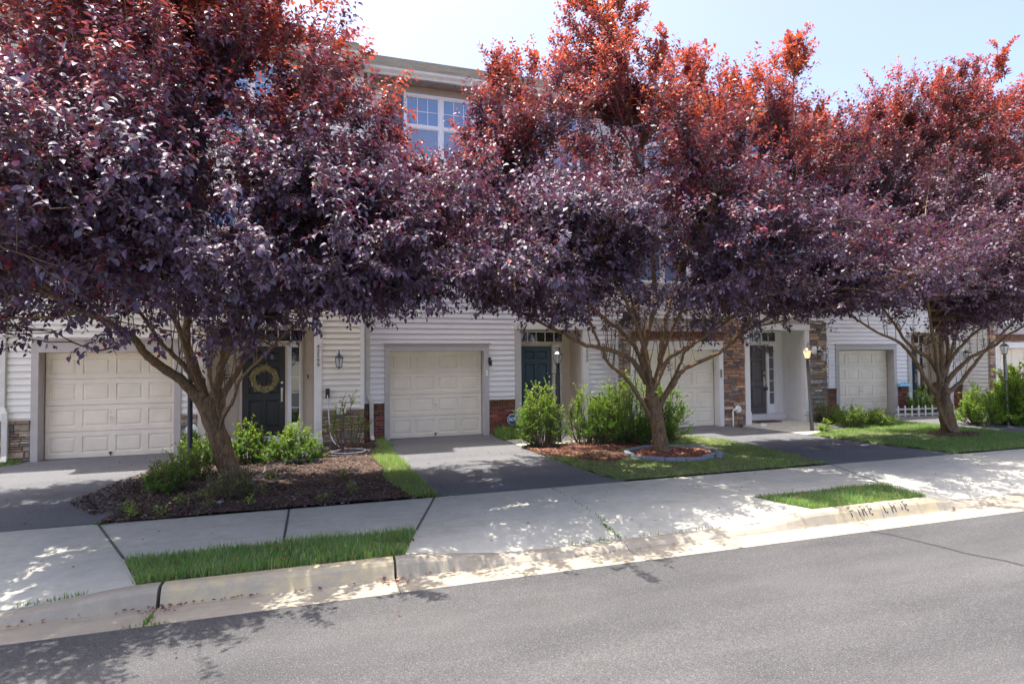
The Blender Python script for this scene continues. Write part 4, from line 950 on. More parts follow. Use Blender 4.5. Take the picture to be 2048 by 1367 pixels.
# ---------------------------------------------------------------- shrubs
SHP = {'mid': [(.085,.165,.03),(.12,.21,.04),(.055,.12,.025),(.16,.25,.05)], 'lime': [(.17,.29,.035),(.24,.36,.055),(.12,.22,.028),(.31,.39,.08)], 'deep': [(.045,.11,.028),(.06,.145,.032),(.032,.08,.022),(.11,.20,.04)],
       'yellow': [(.40,.48,.06),(.48,.54,.09),(.32,.42,.05),(.52,.54,.14)], 'olive': [(.10,.14,.04),(.13,.16,.045),(.07,.10,.03),(.17,.19,.06)]}
def shrub(name, x, y, rx, ry, h, nst, nleaf, pal, label, group=None, leaf=.035, open_=.0, z=None, base=.30, pal_top=None, leggy=.25, seed=0, cat="shrub", lw=.5, mat_='green', up=.5):
    g = np.random.default_rng(seed+int(abs(x*100+y*37))); nleaf = int(nleaf*1.7); leaf *= 1.12
    z0 = gz(x, y)+.02 if z is None else z
    H = empty(name, (x, y, z0), label, cat, group)
    st = MB(); P = []; D = []
    for k in range(nst):
        a = g.uniform(0, 2*np.pi); ph = math.asin(g.uniform(.10, 1)); q_ = g.uniform(.72, 1.04); r = math.cos(ph)*q_; hh = h*math.sin(ph)*q_*(1-.0*open_)+.04
        e = np.array([x+rx*r*math.cos(a), y+ry*r*math.sin(a), z0+hh]); b = np.array([x+base*rx*math.cos(a), y+base*ry*math.sin(a), z0-.03])
        m = b*.45+e*.55+np.array([math.cos(a)*rx*.12, math.sin(a)*ry*.12, -h*.05]); n = 7
        pts = [(1-t)**2*b+2*t*(1-t)*m+t*t*e+g.normal(0, .01, 3)*(t > 0) for t in np.linspace(0, 1, n)]
        st.tube(pts, list(np.linspace(.009, .003, n)*(1+h*.3)), 4)
        for j in range(8):                       # side shoots
            t = g.uniform(leggy, 1); p = (1-t)**2*b+2*t*(1-t)*m+t*t*e; ax = unit(e-b); d = unit(ax*.6+g.normal(0, .55, 3)+np.array([0, 0, up])); L = g.uniform(.10, .24)*(.5+h*.5)
            q = p+d*L; st.tube([p, (p+q)/2+g.normal(0, .008, 3), q], [.004, .003, .002], 3)
            P.append((p, q)); D.append(d)
        P.append((pts[-3], pts[-1])); D.append(unit(pts[-1]-pts[-3]))
    P0 = np.array([p for p, q in P]); P1 = np.array([q for p, q in P]); ns = len(P0)
    k = g.integers(0, ns, nleaf); t = g.uniform(.15, 1.05, nleaf)[:, None]; pos = P0[k]*(1-t)+P1[k]*t
    D = np.array(D)[k]; s = unit(np.cross(D, g.normal(0, 1, (nleaf, 3)))); A = unit(D*.55+s*.8+np.array([0, 0, .12])); Nn = unit(np.array([0, 0, 1])+g.normal(0, .45, (nleaf, 3))); B = unit(np.cross(Nn, A)); C = unit(np.cross(A, B))
    L = leaf*g.uniform(.6, 1.25, nleaf); V, lo, stt = tile(LEAF6[0], LEAF6[1], pos, A, B, C, L, L*lw)
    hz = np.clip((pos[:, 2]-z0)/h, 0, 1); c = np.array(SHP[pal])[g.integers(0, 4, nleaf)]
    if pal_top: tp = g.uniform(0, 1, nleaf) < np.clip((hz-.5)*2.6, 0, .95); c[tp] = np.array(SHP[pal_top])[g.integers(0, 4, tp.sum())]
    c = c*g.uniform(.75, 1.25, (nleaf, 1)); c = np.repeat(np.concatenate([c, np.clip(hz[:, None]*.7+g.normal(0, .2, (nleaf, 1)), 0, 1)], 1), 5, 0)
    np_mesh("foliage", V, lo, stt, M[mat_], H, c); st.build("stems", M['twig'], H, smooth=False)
    return H
shrub("shrub", -2.32, 9.85, .36, .34, .42, 46, 1900, 'mid', "low leafy shrub at the driveway edge in front of the leftmost lamp post", "shrubs in the left bed", leaf=.042, pal_top='mid', open_=.3)
shrub("shrub", -2.2, 10.75, .40, .36, .55, 30, 1000, 'olive', "loose spreading shrub at the foot of the leftmost lamp post", "shrubs in the left bed", leaf=.042, open_=.5, pal_top='lime')
shrub("shrub", -1.35, 9.25, .36, .34, .36, 60, 650, 'olive', "half bare twiggy shrub in front of the leftmost tree trunk", "shrubs in the left bed", leaf=.036, open_=.4)
shrub("shrub", -2.35, 12.0, .42, .4, .68, 34, 2600, 'deep', "dark shrub just behind the leftmost tree trunk", "shrubs in the left bed", leaf=.038, pal_top='mid')
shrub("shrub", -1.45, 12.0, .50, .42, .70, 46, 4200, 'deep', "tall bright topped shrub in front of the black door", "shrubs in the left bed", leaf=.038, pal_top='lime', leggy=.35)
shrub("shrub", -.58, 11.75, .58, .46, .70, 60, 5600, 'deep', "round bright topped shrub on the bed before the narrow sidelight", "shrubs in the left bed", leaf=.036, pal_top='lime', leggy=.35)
shrub("rose_bush", .42, 12.95, .52, .32, 1.28, 13, 620, 'olive', "sparse tall rose bush in front of the stone base", leaf=.04, open_=.9, leggy=.45, cat="bush")
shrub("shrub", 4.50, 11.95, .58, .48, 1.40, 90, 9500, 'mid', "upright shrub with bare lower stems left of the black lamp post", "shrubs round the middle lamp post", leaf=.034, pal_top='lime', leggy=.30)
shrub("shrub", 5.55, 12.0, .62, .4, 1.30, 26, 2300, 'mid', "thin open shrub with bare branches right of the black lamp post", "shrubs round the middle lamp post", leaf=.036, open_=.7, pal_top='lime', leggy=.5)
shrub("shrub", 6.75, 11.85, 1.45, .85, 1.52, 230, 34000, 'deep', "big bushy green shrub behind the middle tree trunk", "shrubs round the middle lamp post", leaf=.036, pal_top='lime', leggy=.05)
shrub("shrub", 13.35, 12.0, .42, .36, .62, 36, 2400, 'mid', "small shrub in front of the garage between the lit lamp and right tree", "small shrubs on the right lawn", leaf=.036, open_=.4)
shrub("shrub", 14.35, 12.0, .55, .36, .38, 40, 2500, 'mid', "low spreading shrub on the lawn left of the rightmost tree", "small shrubs on the right lawn", leaf=.036, pal_top='lime')
shrub("shrub", 13.85, 13.2, .65, .35, .62, 34, 1900, 'olive', "grey green shrub against the grey stone wall right of the lit lamp", "small shrubs on the right lawn", leaf=.03, open_=.3)
shrub("ground_cover_plant", 14.3, 12.8, .95, .38, .22, 60, 4200, 'deep', "low dark ground cover plant along the base of the grey stone wall", leaf=.04, cat="plant")
shrub("shrub", 11.9, 11.45, .12, .12, .30, 8, 180, 'lime', "tiny yellow green shoot beside the lit lamp post foot", "small shrubs on the right lawn", leaf=.05)
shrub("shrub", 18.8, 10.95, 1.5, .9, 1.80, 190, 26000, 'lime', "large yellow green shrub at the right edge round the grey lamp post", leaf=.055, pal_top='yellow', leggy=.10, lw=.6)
shrub("shrub", 17.25, 11.3, .75, .5, 1.05, 60, 5200, 'lime', "looser green shrub at the left side of the yellow green shrub", leaf=.045, pal_top='lime', open_=.4)
shrub("potted_plant", 18.2, 13.75, .42, .28, .85, 22, 1400, 'mid', "leafy green plant growing behind the small white fence", leaf=.06, open_=.4, cat="plant")
shrub("potted_plant", 19.0, 13.9, .3, .26, .72, 18, 900, 'deep', "dark leafy plant beside the white fence under the teal door", leaf=.055, cat="plant")
# small weeds with broad leaves in the dark bed
for i, (x, y, s) in enumerate([(-1.92, 8.9, .10), (-2.5, 8.75, .05), (-2.36, 8.48, .08), (-1.52, 8.62, .10), (-1.0, 8.6, .05), (-2.05, 8.42, .06), (-1.75, 9.15, .16), (-.95, 9.1, .12), (-.9, 10.3, .05), (.35, 8.75, .10), (.2, 9.9, .06), (-.1, 8.5, .05)]):
    shrub("weed", x, y, s*.8, s*.8, s*1.1, 6, 26, 'lime' if i % 3 else 'mid', ["small weed seedling sprouting in the dark mulch bed"][0], "weeds sprouting in the dark mulch bed", leaf=.05, cat="weed", leggy=.0)
shrub("liriope_tuft", 4.62, 13.7, .22, .2, .42, 10, 100, 'deep', "dark green leafy tuft at the brick base by the blue sign", leaf=.12, lw=.14, cat="plant")

# ---------------------------------------------------------------- things in the yards
# ring of edging blocks
H = None; n = 15
for k in range(n):
    a = 2*math.pi*k/n+.1; rx, ry = .95, .76; x, y = 6.6+rx*math.cos(a), 10.1+ry*math.sin(a); t = math.atan2(ry*math.cos(a), -rx*math.sin(a))
    if k == 12: x += .05; y += .08; t += .25
    if k == 13: x += .02; y -= .06; t -= .2
    da = 2*math.pi/n*.485; b = MB(); inn = []
    for (sc, aa) in ((1.055, -da), (1.055, 0), (1.055, da), (.945, da), (.945, 0), (.945, -da)):
        inn.append((6.6+rx*sc*math.cos(a+aa)+(x-6.6-rx*math.cos(a)), 10.1+ry*sc*math.sin(a+aa)+(y-10.1-ry*math.sin(a))))
    dz_ = [0, .008, -.006, .004, 0, -.008][k % 6]
    b.prism(inn, .12, .255+dz_)
    lab = "edging block pushed inward and turned out of line in the ring" if k == 12 else "edging block slumped outward next to the one pushed inward" if k == 13 else "curved grey concrete edging block in the ring round the middle tree"
    o = b.build("edging_block", M['edging'], bevel=.010); prop(o, lab, "edging block", "edging blocks round the middle tree")
# wreath
H = empty("wreath", (-1.40, 14.36, 1.72), "round straw coloured twig wreath hanging on the black door", "wreath")
g = np.random.default_rng(5); m_ = 2400; a = g.uniform(0, 2*np.pi, m_); rr = .235+g.normal(0, .028, m_); p = np.stack([-1.40+rr*np.cos(a), 14.33+g.normal(0, .018, m_), 1.72+rr*np.sin(a)], 1)
A = unit(np.stack([-np.sin(a), g.normal(-.25, .35, m_), np.cos(a)], 1)+np.stack([np.cos(a), 0*a, np.sin(a)], 1)*g.normal(.45, .5, (m_, 1))); B = unit(np.cross(A, g.normal(0, 1, (m_, 3)))); C = unit(np.cross(A, B))
L = g.uniform(.03, .085, m_); V, lo, st = tile(LEAF6[0], LEAF6[1], p, A, B, C, L, L*.22)
c = np.array([(.66,.56,.28),(.52,.43,.20),(.78,.68,.38),(.34,.28,.12),(.42,.44,.20)])[g.integers(0, 5, m_)]*g.uniform(.7, 1.3, (m_, 1)); c = np.repeat(np.concatenate([c, np.ones((m_, 1))], 1), 5, 0)
np_mesh("twigs", V, lo, st, M['wreath'], H, c)
b = MB(); b.tube([(-1.40+.235*math.cos(t), 14.335, 1.72+.235*math.sin(t)) for t in np.linspace(0, 2*math.pi, 30)], .012, 6); b.build("hoop", M['twig'], H)
# garden hose
b = MB(); pts = [(-.02, 13.47, 1.38), (-.0, 13.44, 1.1), (.02, 13.42, .75), (.06, 13.36, .45), (.22, 13.1, .26), (.5, 12.9, .225), (.78, 12.65, .225), (.80, 12.3, .225), (.5, 12.05, .225), (.1, 12.1, .225), (-.08, 12.4, .225), (.15, 12.72, .235), (.5, 12.8, .24), (.74, 12.55, .245), (.65, 12.25, .245), (.3, 12.18, .245), (.05, 12.35, .25), (.2, 12.55, .255)]
P = [Vector(p) for p in pts]; out = []
for i in range(len(P)-1):
    p0, p1, p2, p3 = P[max(i-1, 0)], P[i], P[i+1], P[min(i+2, len(P)-1)]
    for t in np.linspace(0, 1, 7)[:-1]:
        out.append(.5*((2*p1)+(p2-p0)*t+(2*p0-5*p1+4*p2-p3)*t*t+(-p0+3*p1-3*p2+p3)*t**3))
b.tube(out+[P[-1]], .013, 8); prop(b.build("garden_hose", M['hose'], smooth=True), "pale grey garden hose hanging down the stone base and coiled on the mulch", "hose")
# splash block
b = MB(); b.prism([(1.0, 13.55), (1.22, 13.5), (1.38, 13.05), (1.0, 13.0)], .19, .225); b.box(1.0, 1.02, 13.05, 13.5, .226, .26); b.prism([(1.20, 13.5), (1.22, 13.5), (1.38, 13.05), (1.36, 13.05)], .226, .26)
prop(b.build("splash_block", M['green_plastic'], bevel=.004), "dark green plastic splash block under the white downspout", "splash block")
# yard security sign
H = empty("yard_sign", (4.42, 13.85, .18), "blue octagonal security sign on a stake in the grass tuft", "sign")
b = MB(); b.tube([(4.42, 13.85, .15), (4.42, 13.85, .62)], .008, 6); b.build("stake", M['grey_metal'], H)
oc = lambda r: [(4.42+r*math.cos(R(22.5)+k*math.pi/4), .60+r*math.sin(R(22.5)+k*math.pi/4)) for k in range(8)]
b = MB(); b.prism(oc(.142), 13.832, 13.842, 'y'); b.build("sign_rim", M['sign_white'], H)
b = MB(); b.prism(oc(.128), 13.829, 13.8315, 'y'); b.build("sign_panel", M['sign_blue'], H)
b = MB(); b.box(4.42-.103, 4.42+.103, 13.8265, 13.8285, .561, .565); b.box(4.42-.103, 4.42+.103, 13.8265, 13.8285, .648, .652); b.build("sign_line", M['sign_white'], H)
text("sign_lettering", "ADT", .105, (4.42, 13.8275, .570), M['sign_white'], H, .001, bold=.004)
# little fence
H = empty("picket_fence", (17.6, 13.3, .2), "low white picket fence section standing before the brick base", "fence")
fx0, fy0, fx1, fy1 = 16.98, 13.50, 18.45, 13.30
def fp(t, d=0): return (fx0+(fx1-fx0)*t, fy0+(fy1-fy0)*t+d)
for k in range(7):
    x, y = fp(k/6); b = MB(); b.box(x-.022, x+.022, y-.009, y+.009, .15, .52); b.prism([(x-.022, .5201), (x+.022, .5201), (x, .545)], y-.009, y+.009, 'y'); b.build("picket", M['fence_white'], H)
for z in (.27, .43):
    a, c = fp(-.05, .02), fp(1.05, .02); b = MB(); b.prism([(a[0], a[1]-.008), (c[0], c[1]-.008), (c[0], c[1]+.008), (a[0], a[1]+.008)], z-.02, z+.02); b.build("rail", M['fence_white'], H)
# blue tarp bundled on the brick ledge
g = np.random.default_rng(9); b = MB(); nx, ny = 22, 10; rows = []
for i in range(nx):
    u = i/(nx-1); r_ = []
    for j in range(ny):
        v = j/(ny-1); hh = math.sin(math.pi*min(1, u*1.02))**.5*math.sin(math.pi*v)**.6
        r_.append((17.98+.50*u, 14.19+.15*v, 1.095+hh*(.12+.03*math.sin(i*1.3)+.02*math.sin(j*2.2+i))+g.normal(0, .004)))
    rows.append(r_)
for i in range(nx-1):
    for j in range(ny-1): b.poly([rows[i][j], rows[i+1][j], rows[i+1][j+1], rows[i][j+1]])
b.poly([rows[i][0] for i in range(nx)]+[rows[i][-1] for i in range(nx-1, -1, -1)])
prop(b.build("folded_tarp", M['blue_cloth'], smooth=True), "light blue tarp bundled on top of the brick ledge by the fence", "tarp")
# meter lid in the verge
b = MB(); b.lathe(-.72, 6.35, [(.15, .13), (.16, .168), (.15, .176), (.13, .176), (.128, .172), (.01, .172)], 26); prop(b.build("meter_lid", M['grey_metal'], smooth=True), "round dark metal meter lid sunk in the left verge grass", "meter lid")
# door mats, rock, foot pot
b = MB(); b.box(-1.75, -1.1, 13.75, 14.15, .222, .236); prop(b.build("doormat", M['mat_brown'], bevel=.004), "dark doormat on the step of the black door", "doormat")
b = MB(); b.box(11.75, 12.6, 13.62, 14.0, .222, .236); prop(b.build("doormat", M['mat_brown'], bevel=.004), "brown doormat before the grey brown door", "doormat")
def rock(x, y, z, r, label, seed, m='rock', flat=.7):
    bm = bmesh.new(); bmesh.ops.create_icosphere(bm, subdivisions=3, radius=r); g = random.Random(seed); ph = [g.uniform(0, 6) for _ in range(6)]
    for v in bm.verts:
        d = v.co.normalized(); k = 1+.14*math.sin(4*d.x+ph[0])*math.sin(3*d.y+ph[1])+.08*math.sin(7*d.z+ph[2]+3*d.x); v.co = Vector((d.x*r*k, d.y*r*k*.85, d.z*r*k*flat))
    me = bpy.data.meshes.new("rock"); bm.to_mesh(me); bm.free(); me.materials.append(M[m]); me.polygons.foreach_set("use_smooth", [True]*len(me.polygons)); o = bpy.data.objects.new("rock", me); COL.objects.link(o); o.location = (x, y, z); return prop(o, label, "rock")
rock(11.35, 12.95, .23, .11, "white rock at the foot of the stone pier by the brown door", 1)
rock(15.1, 13.1, .22, .12, "pale rock in the ground cover below the grey stone wall", 2)
rock(-1.42, 8.83, .19, .045, "small grey stone lying on the dark mulch", 3, 'edging')
for (x, y, r0, lab, hh) in ((20.7, 13.6, .16, "dark blue glazed plant pot at the brick base on the right", .26), (19.1, 13.75, .13, "white plant pot behind the white picket fence", .24)):
    b = MB(); b.lathe(x, y, [(r0*.62, .19), (r0*.72, .2), (r0*.95, .19+hh*.85), (r0*1.06, .19+hh*.87), (r0*1.06, .19+hh), (r0*.9, .19+hh), (r0*.88, .19+hh*.8), (.01, .19+hh*.78)], 22)
    prop(b.build("plant_pot", M['pot_blue'] if x > 20 else M['fence_white'], smooth=True), lab, "plant pot")
shrub("potted_plant", 20.7, 13.6, .42, .3, .36, 20, 1000, 'mid', "bushy green plant filling the dark blue pot", leaf=.05, z=.40, cat="plant")
# flower basket by the teal door
shrub("flower_plant", 19.35, 14.35, .26, .24, .35, 18, 700, 'deep', "dark leafy plant hanging low beside the right teal door", leaf=.05, z=.78, cat="plant")
# wind chime / hanging ornament and lockbox on brown door
b = MB(); b.box(12.60, 12.68, 14.25, 14.30, 1.10, 1.20); b.tube([(12.62, 14.275, 1.20), (12.62, 14.275, 1.28), (12.66, 14.275, 1.28), (12.66, 14.275, 1.20)], .006, 6)
prop(b.build("lockbox", M['pot_blue'], bevel=.006), "small blue black lockbox hanging from the brown door's handle", "lockbox")
H = empty("hanging_plant", (12.5, 14.0, 2.3), "small dried flower hanger dangling before the brown door", "hanger")
b = MB(); b.tube([(12.42, 13.9, 2.9), (12.42, 13.9, 2.42)], .004, 4); b.build("string", M['twig'], H)
g = np.random.default_rng(2); m_ = 160; p = np.array([12.42, 13.9, 2.35])+g.normal(0, .05, (m_, 3)); A = unit(g.normal(0, 1, (m_, 3))-np.array([0, 0, .5])); B = unit(np.cross(A, g.normal(0, 1, (m_, 3)))); C = unit(np.cross(A, B)); L = g.uniform(.04, .08, m_)
V, lo, st = tile(LEAF6[0], LEAF6[1], p, A, B, C, L, L*.4); c = np.tile(np.array([[.10,.08,.06,1]]), (m_*5, 1)); np_mesh("dried_leaves", V, lo, st, M['wreath'], H, c)
# dead branch beside the leftmost tree
g = random.Random(4); b = MB()
def dead(p, d, L, r, dep):
    pts = [Vector(p)]; dd = Vector(d).normalized()
    for i in range(5): dd = (dd+Vector((g.uniform(-.25, .25), g.uniform(-.25, .25), g.uniform(-.2, .12)))).normalized(); q = pts[-1]+dd*L/5; q.z = max(q.z, .2); pts.append(q)
    b.tube(pts, [r*(1-.14*i) for i in range(6)], 5)
    if dep:
        for k in range(4): i = g.randint(1, 5); dead(pts[i], dd+Vector((g.uniform(-1, 1), g.uniform(-1, 1), g.uniform(-.3, .5))), L*.55, r*.55, dep-1)
dead((-1.15, 9.7, .22), (.5, .9, .35), .75, .012, 2); dead((-1.2, 9.75, .22), (1, .1, .35), .9, .010, 2); dead((-1.1, 9.6, .22), (.8, -.4, .15), .7, .008, 1)
prop(b.build("dead_branch", M['deadtwig']), "grey leafless branch lying on the mulch beside the leftmost tree", "dead branch")

# ---------------------------------------------------------------- plum trees
TREES={
'T1':dict(base=[(-1.59,10.9,0.16),(-1.64,10.87,0.4),(-1.74,10.8,0.78),(-1.85,10.7,1.17),(-1.98,10.6,1.54)],r=[0.2,0.165,0.155,0.15,0.13],limbs=[
  ([(-1.91,10.65,1.32),(-2.19,10.45,1.77),(-2.35,10.3,1.95),(-2.54,10.1,2.13),(-2.66,9.95,2.3),(-2.75,9.8,2.49),(-2.89,9.6,2.63),(-3.1,9.3,2.79),(-3.36,9.0,2.96),(-3.78,8.7,3.26)],0.095,0.03),
  ([(-1.98,10.6,1.54),(-2.01,10.5,1.83),(-2.08,10.4,2.03),(-2.11,10.2,2.31),(-2.09,10.0,2.62),(-2.0,9.8,3.14),(-1.87,9.5,4.01),(-1.75,9.3,5.22),(-1.77,9.2,6.72)],0.1,0.03),
  ([(-2.01,10.5,1.75),(-2.16,10.4,2.0),(-2.31,10.3,2.22),(-2.46,10.2,2.39),(-2.58,10.0,2.65),(-2.75,9.7,3.04),(-3.02,9.3,3.69)],0.05,0.02),
  ([(-1.84,10.7,1.15),(-1.81,10.75,1.48),(-1.75,10.7,1.73),(-1.71,10.6,2.03),(-1.6,10.4,2.4),(-1.44,10.2,2.8),(-1.17,9.8,3.4),(-0.94,9.6,4.39),(-0.71,9.5,5.79)],0.085,0.025),
  ([(-1.8,10.75,1.06),(-1.74,10.85,1.47),(-1.61,10.9,1.76),(-1.47,10.9,1.99),(-1.35,10.8,2.32),(-1.17,10.6,2.74),(-0.77,10.3,3.4),(-0.21,10.0,4.12),(0.34,9.7,4.75)],0.075,0.02),
  ([(-1.73,10.7,0.98),(-1.62,10.3,1.2),(-1.53,10.0,1.33),(-1.37,9.6,1.54),(-1.25,9.2,1.82),(-1.05,8.8,2.02),(-0.77,8.3,2.25),(-0.41,7.9,2.59),(-0.04,7.5,2.82)],0.035,0.014),
  ([(-1.7,10.6,1.2),(-1.71,10.3,1.44),(-1.75,10.1,1.76),(-1.77,9.9,2.08),(-1.71,9.7,2.38),(-1.56,9.2,2.87),(-1.4,8.6,3.51)],0.035,0.014),
  ([(-1.98,10.6,1.58),(-2.01,10.2,1.96),(-2.01,9.6,2.3),(-2.0,8.9,2.7),(-1.96,8.2,3.16),(-1.87,7.6,3.67)],0.05,0.015),
  ([(-1.86,10.6,1.49),(-1.65,10.2,1.99),(-1.28,9.6,2.53),(-0.79,8.8,3.0),(-0.35,8.0,3.45),(-0.04,7.4,3.93)],0.05,0.015),
  ([(-1.94,10.6,1.58),(-2.2,10.8,2.32),(-2.63,11.0,3.17),(-3.03,11.1,4.19),(-3.4,11.1,5.43)],0.06,0.02),
  ([(-2.75,9.8,2.49),(-2.98,9.4,2.31),(-3.17,9.1,2.37),(-3.43,8.9,2.56)],0.018,0.008),
 ]),
'T2':dict(base=[(6.52,10.35,0.15),(6.46,10.33,0.44),(6.4,10.3,0.75),(6.28,10.25,1.11),(6.18,10.2,1.37)],r=[0.19,0.15,0.14,0.14,0.135],limbs=[
  ([(6.18,10.2,1.32),(6.17,10.2,1.67),(6.07,10.2,1.98),(6.04,10.2,2.28),(6.08,10.15,2.58),(6.15,10.1,2.88),(6.2,10.0,3.27),(6.04,9.9,4.44),(5.73,9.9,6.2),(5.38,9.9,8.14),(5.18,9.9,9.49)],0.1,0.025),
  ([(6.24,10.2,1.52),(6.45,10.3,1.92),(6.54,10.35,2.28),(6.62,10.4,2.69),(6.74,10.4,3.11),(7.25,10.5,4.41),(7.91,10.5,6.08),(8.21,10.5,7.77)],0.075,0.02),
  ([(6.09,10.2,1.63),(5.93,10.1,1.8),(5.7,10.0,2.03),(5.4,9.9,2.2),(4.82,9.7,2.33),(4.37,9.5,2.38),(3.95,9.3,2.55),(3.37,9.0,2.73),(2.62,8.8,3.07)],0.07,0.02),
  ([(6.17,10.25,0.97),(5.89,10.15,1.33),(5.63,10.05,1.64),(5.31,9.95,1.87),(5.06,9.85,2.04),(4.87,9.7,2.28),(4.62,9.5,2.59),(4.29,9.2,2.93),(3.66,8.8,3.43)],0.05,0.018),
  ([(6.06,10.2,1.83),(5.87,10.1,2.18),(5.64,10.0,2.45),(5.35,9.9,2.66),(4.98,9.7,2.84),(4.1,9.4,3.43),(3.28,9.2,4.24),(2.72,9.1,5.28)],0.055,0.016),
  ([(6.4,10.25,1.14),(6.51,10.2,1.36),(6.64,10.1,1.57),(6.74,10.0,1.81),(6.96,9.9,1.97),(7.35,9.7,2.17),(7.63,9.6,2.36),(7.8,9.5,2.54),(8.11,9.3,2.8),(9.06,9.0,3.19)],0.07,0.02),
  ([(6.26,10.2,1.47),(6.43,10.2,1.82),(6.56,10.15,2.07),(6.77,10.1,2.23),(7.01,10.0,2.39),(7.39,9.9,2.62),(8.22,9.7,3.29),(8.92,9.6,4.54),(9.23,9.6,6.45),(9.41,9.6,8.29)],0.055,0.016),
  ([(6.42,10.2,1.26),(6.73,10.25,1.66),(6.97,10.3,2.02),(7.05,10.3,2.23),(7.3,10.35,2.38),(8.18,10.6,2.93),(9.25,10.9,3.89)],0.04,0.014),
  ([(6.19,10.2,1.37),(5.97,9.9,1.88),(5.54,9.4,2.36),(4.9,8.7,2.94),(4.16,8.0,3.5),(3.55,7.4,4.1)],0.045,0.014),
  ([(6.21,10.2,1.37),(6.2,9.9,1.98),(6.12,9.3,2.64),(6.03,8.6,3.3),(5.91,8.0,4.06),(5.74,7.5,4.73)],0.045,0.014),
  ([(6.19,10.2,1.47),(6.31,10.6,2.39),(6.25,11.1,3.49),(6.07,11.4,5.08),(5.79,11.5,7.33)],0.05,0.015),
 ]),
'T3':dict(base=[(14.84,10.44,0.16),(14.72,10.4,0.5),(14.62,10.4,0.87),(14.51,10.4,1.25),(14.47,10.4,1.44)],r=[0.2,0.17,0.16,0.16,0.15],limbs=[
  ([(14.57,10.4,1.0),(14.24,10.35,1.2),(13.85,10.3,1.54),(13.56,10.25,1.88),(13.04,10.1,2.25),(12.41,9.9,2.48),(11.64,9.7,2.64),(10.53,9.4,2.99)],0.075,0.02),
  ([(14.48,10.4,1.38),(14.46,10.4,1.62),(14.07,10.3,2.0),(13.57,10.2,2.19),(13.09,10.1,2.37),(12.54,10.0,2.83),(11.69,9.9,3.72),(11.04,9.8,5.25)],0.07,0.02),
  ([(14.5,10.4,1.35),(14.59,10.4,1.87),(14.57,10.4,2.37),(14.67,10.4,3.5),(14.83,10.4,5.65),(14.92,10.4,7.83)],0.085,0.02),
  ([(14.55,10.4,1.44),(14.89,10.5,1.87),(15.0,10.55,2.37),(14.82,10.6,2.88),(14.46,10.7,3.52),(14.15,10.8,5.44),(13.88,10.8,7.35)],0.065,0.02),
  ([(14.58,10.4,1.31),(14.69,10.3,1.56),(14.82,10.2,1.77),(15.11,10.1,2.05),(15.42,10.0,2.2),(15.73,9.9,2.36),(16.08,9.8,2.63),(16.67,9.6,2.97),(17.83,9.4,3.47)],0.07,0.02),
  ([(14.68,10.4,1.12),(15.04,10.45,1.3),(15.44,10.5,1.5),(15.89,10.55,1.83),(16.33,10.6,2.14),(16.97,10.7,2.51),(18.75,10.9,3.64),(19.88,11.0,5.85)],0.065,0.02),
  ([(14.55,10.4,1.44),(14.71,10.3,1.99),(15.01,10.2,2.36),(15.16,10.0,2.67),(15.39,9.8,2.97),(15.32,9.4,3.89),(15.07,9.0,5.33)],0.05,0.016),
  ([(14.48,10.4,1.38),(13.66,9.9,2.24),(12.57,9.2,2.89),(11.51,8.5,3.75),(10.88,8.0,4.81)],0.045,0.014),
  ([(14.48,10.4,1.38),(16.57,11.3,3.08),(18.24,11.8,5.92),(19.08,12.0,8.3)],0.05,0.016),
  ([(14.81,10.4,0.17),(14.46,10.25,0.4),(14.31,10.25,0.65),(14.29,10.3,0.95),(14.22,10.3,1.2)],0.06,0.04),
 ]),
}

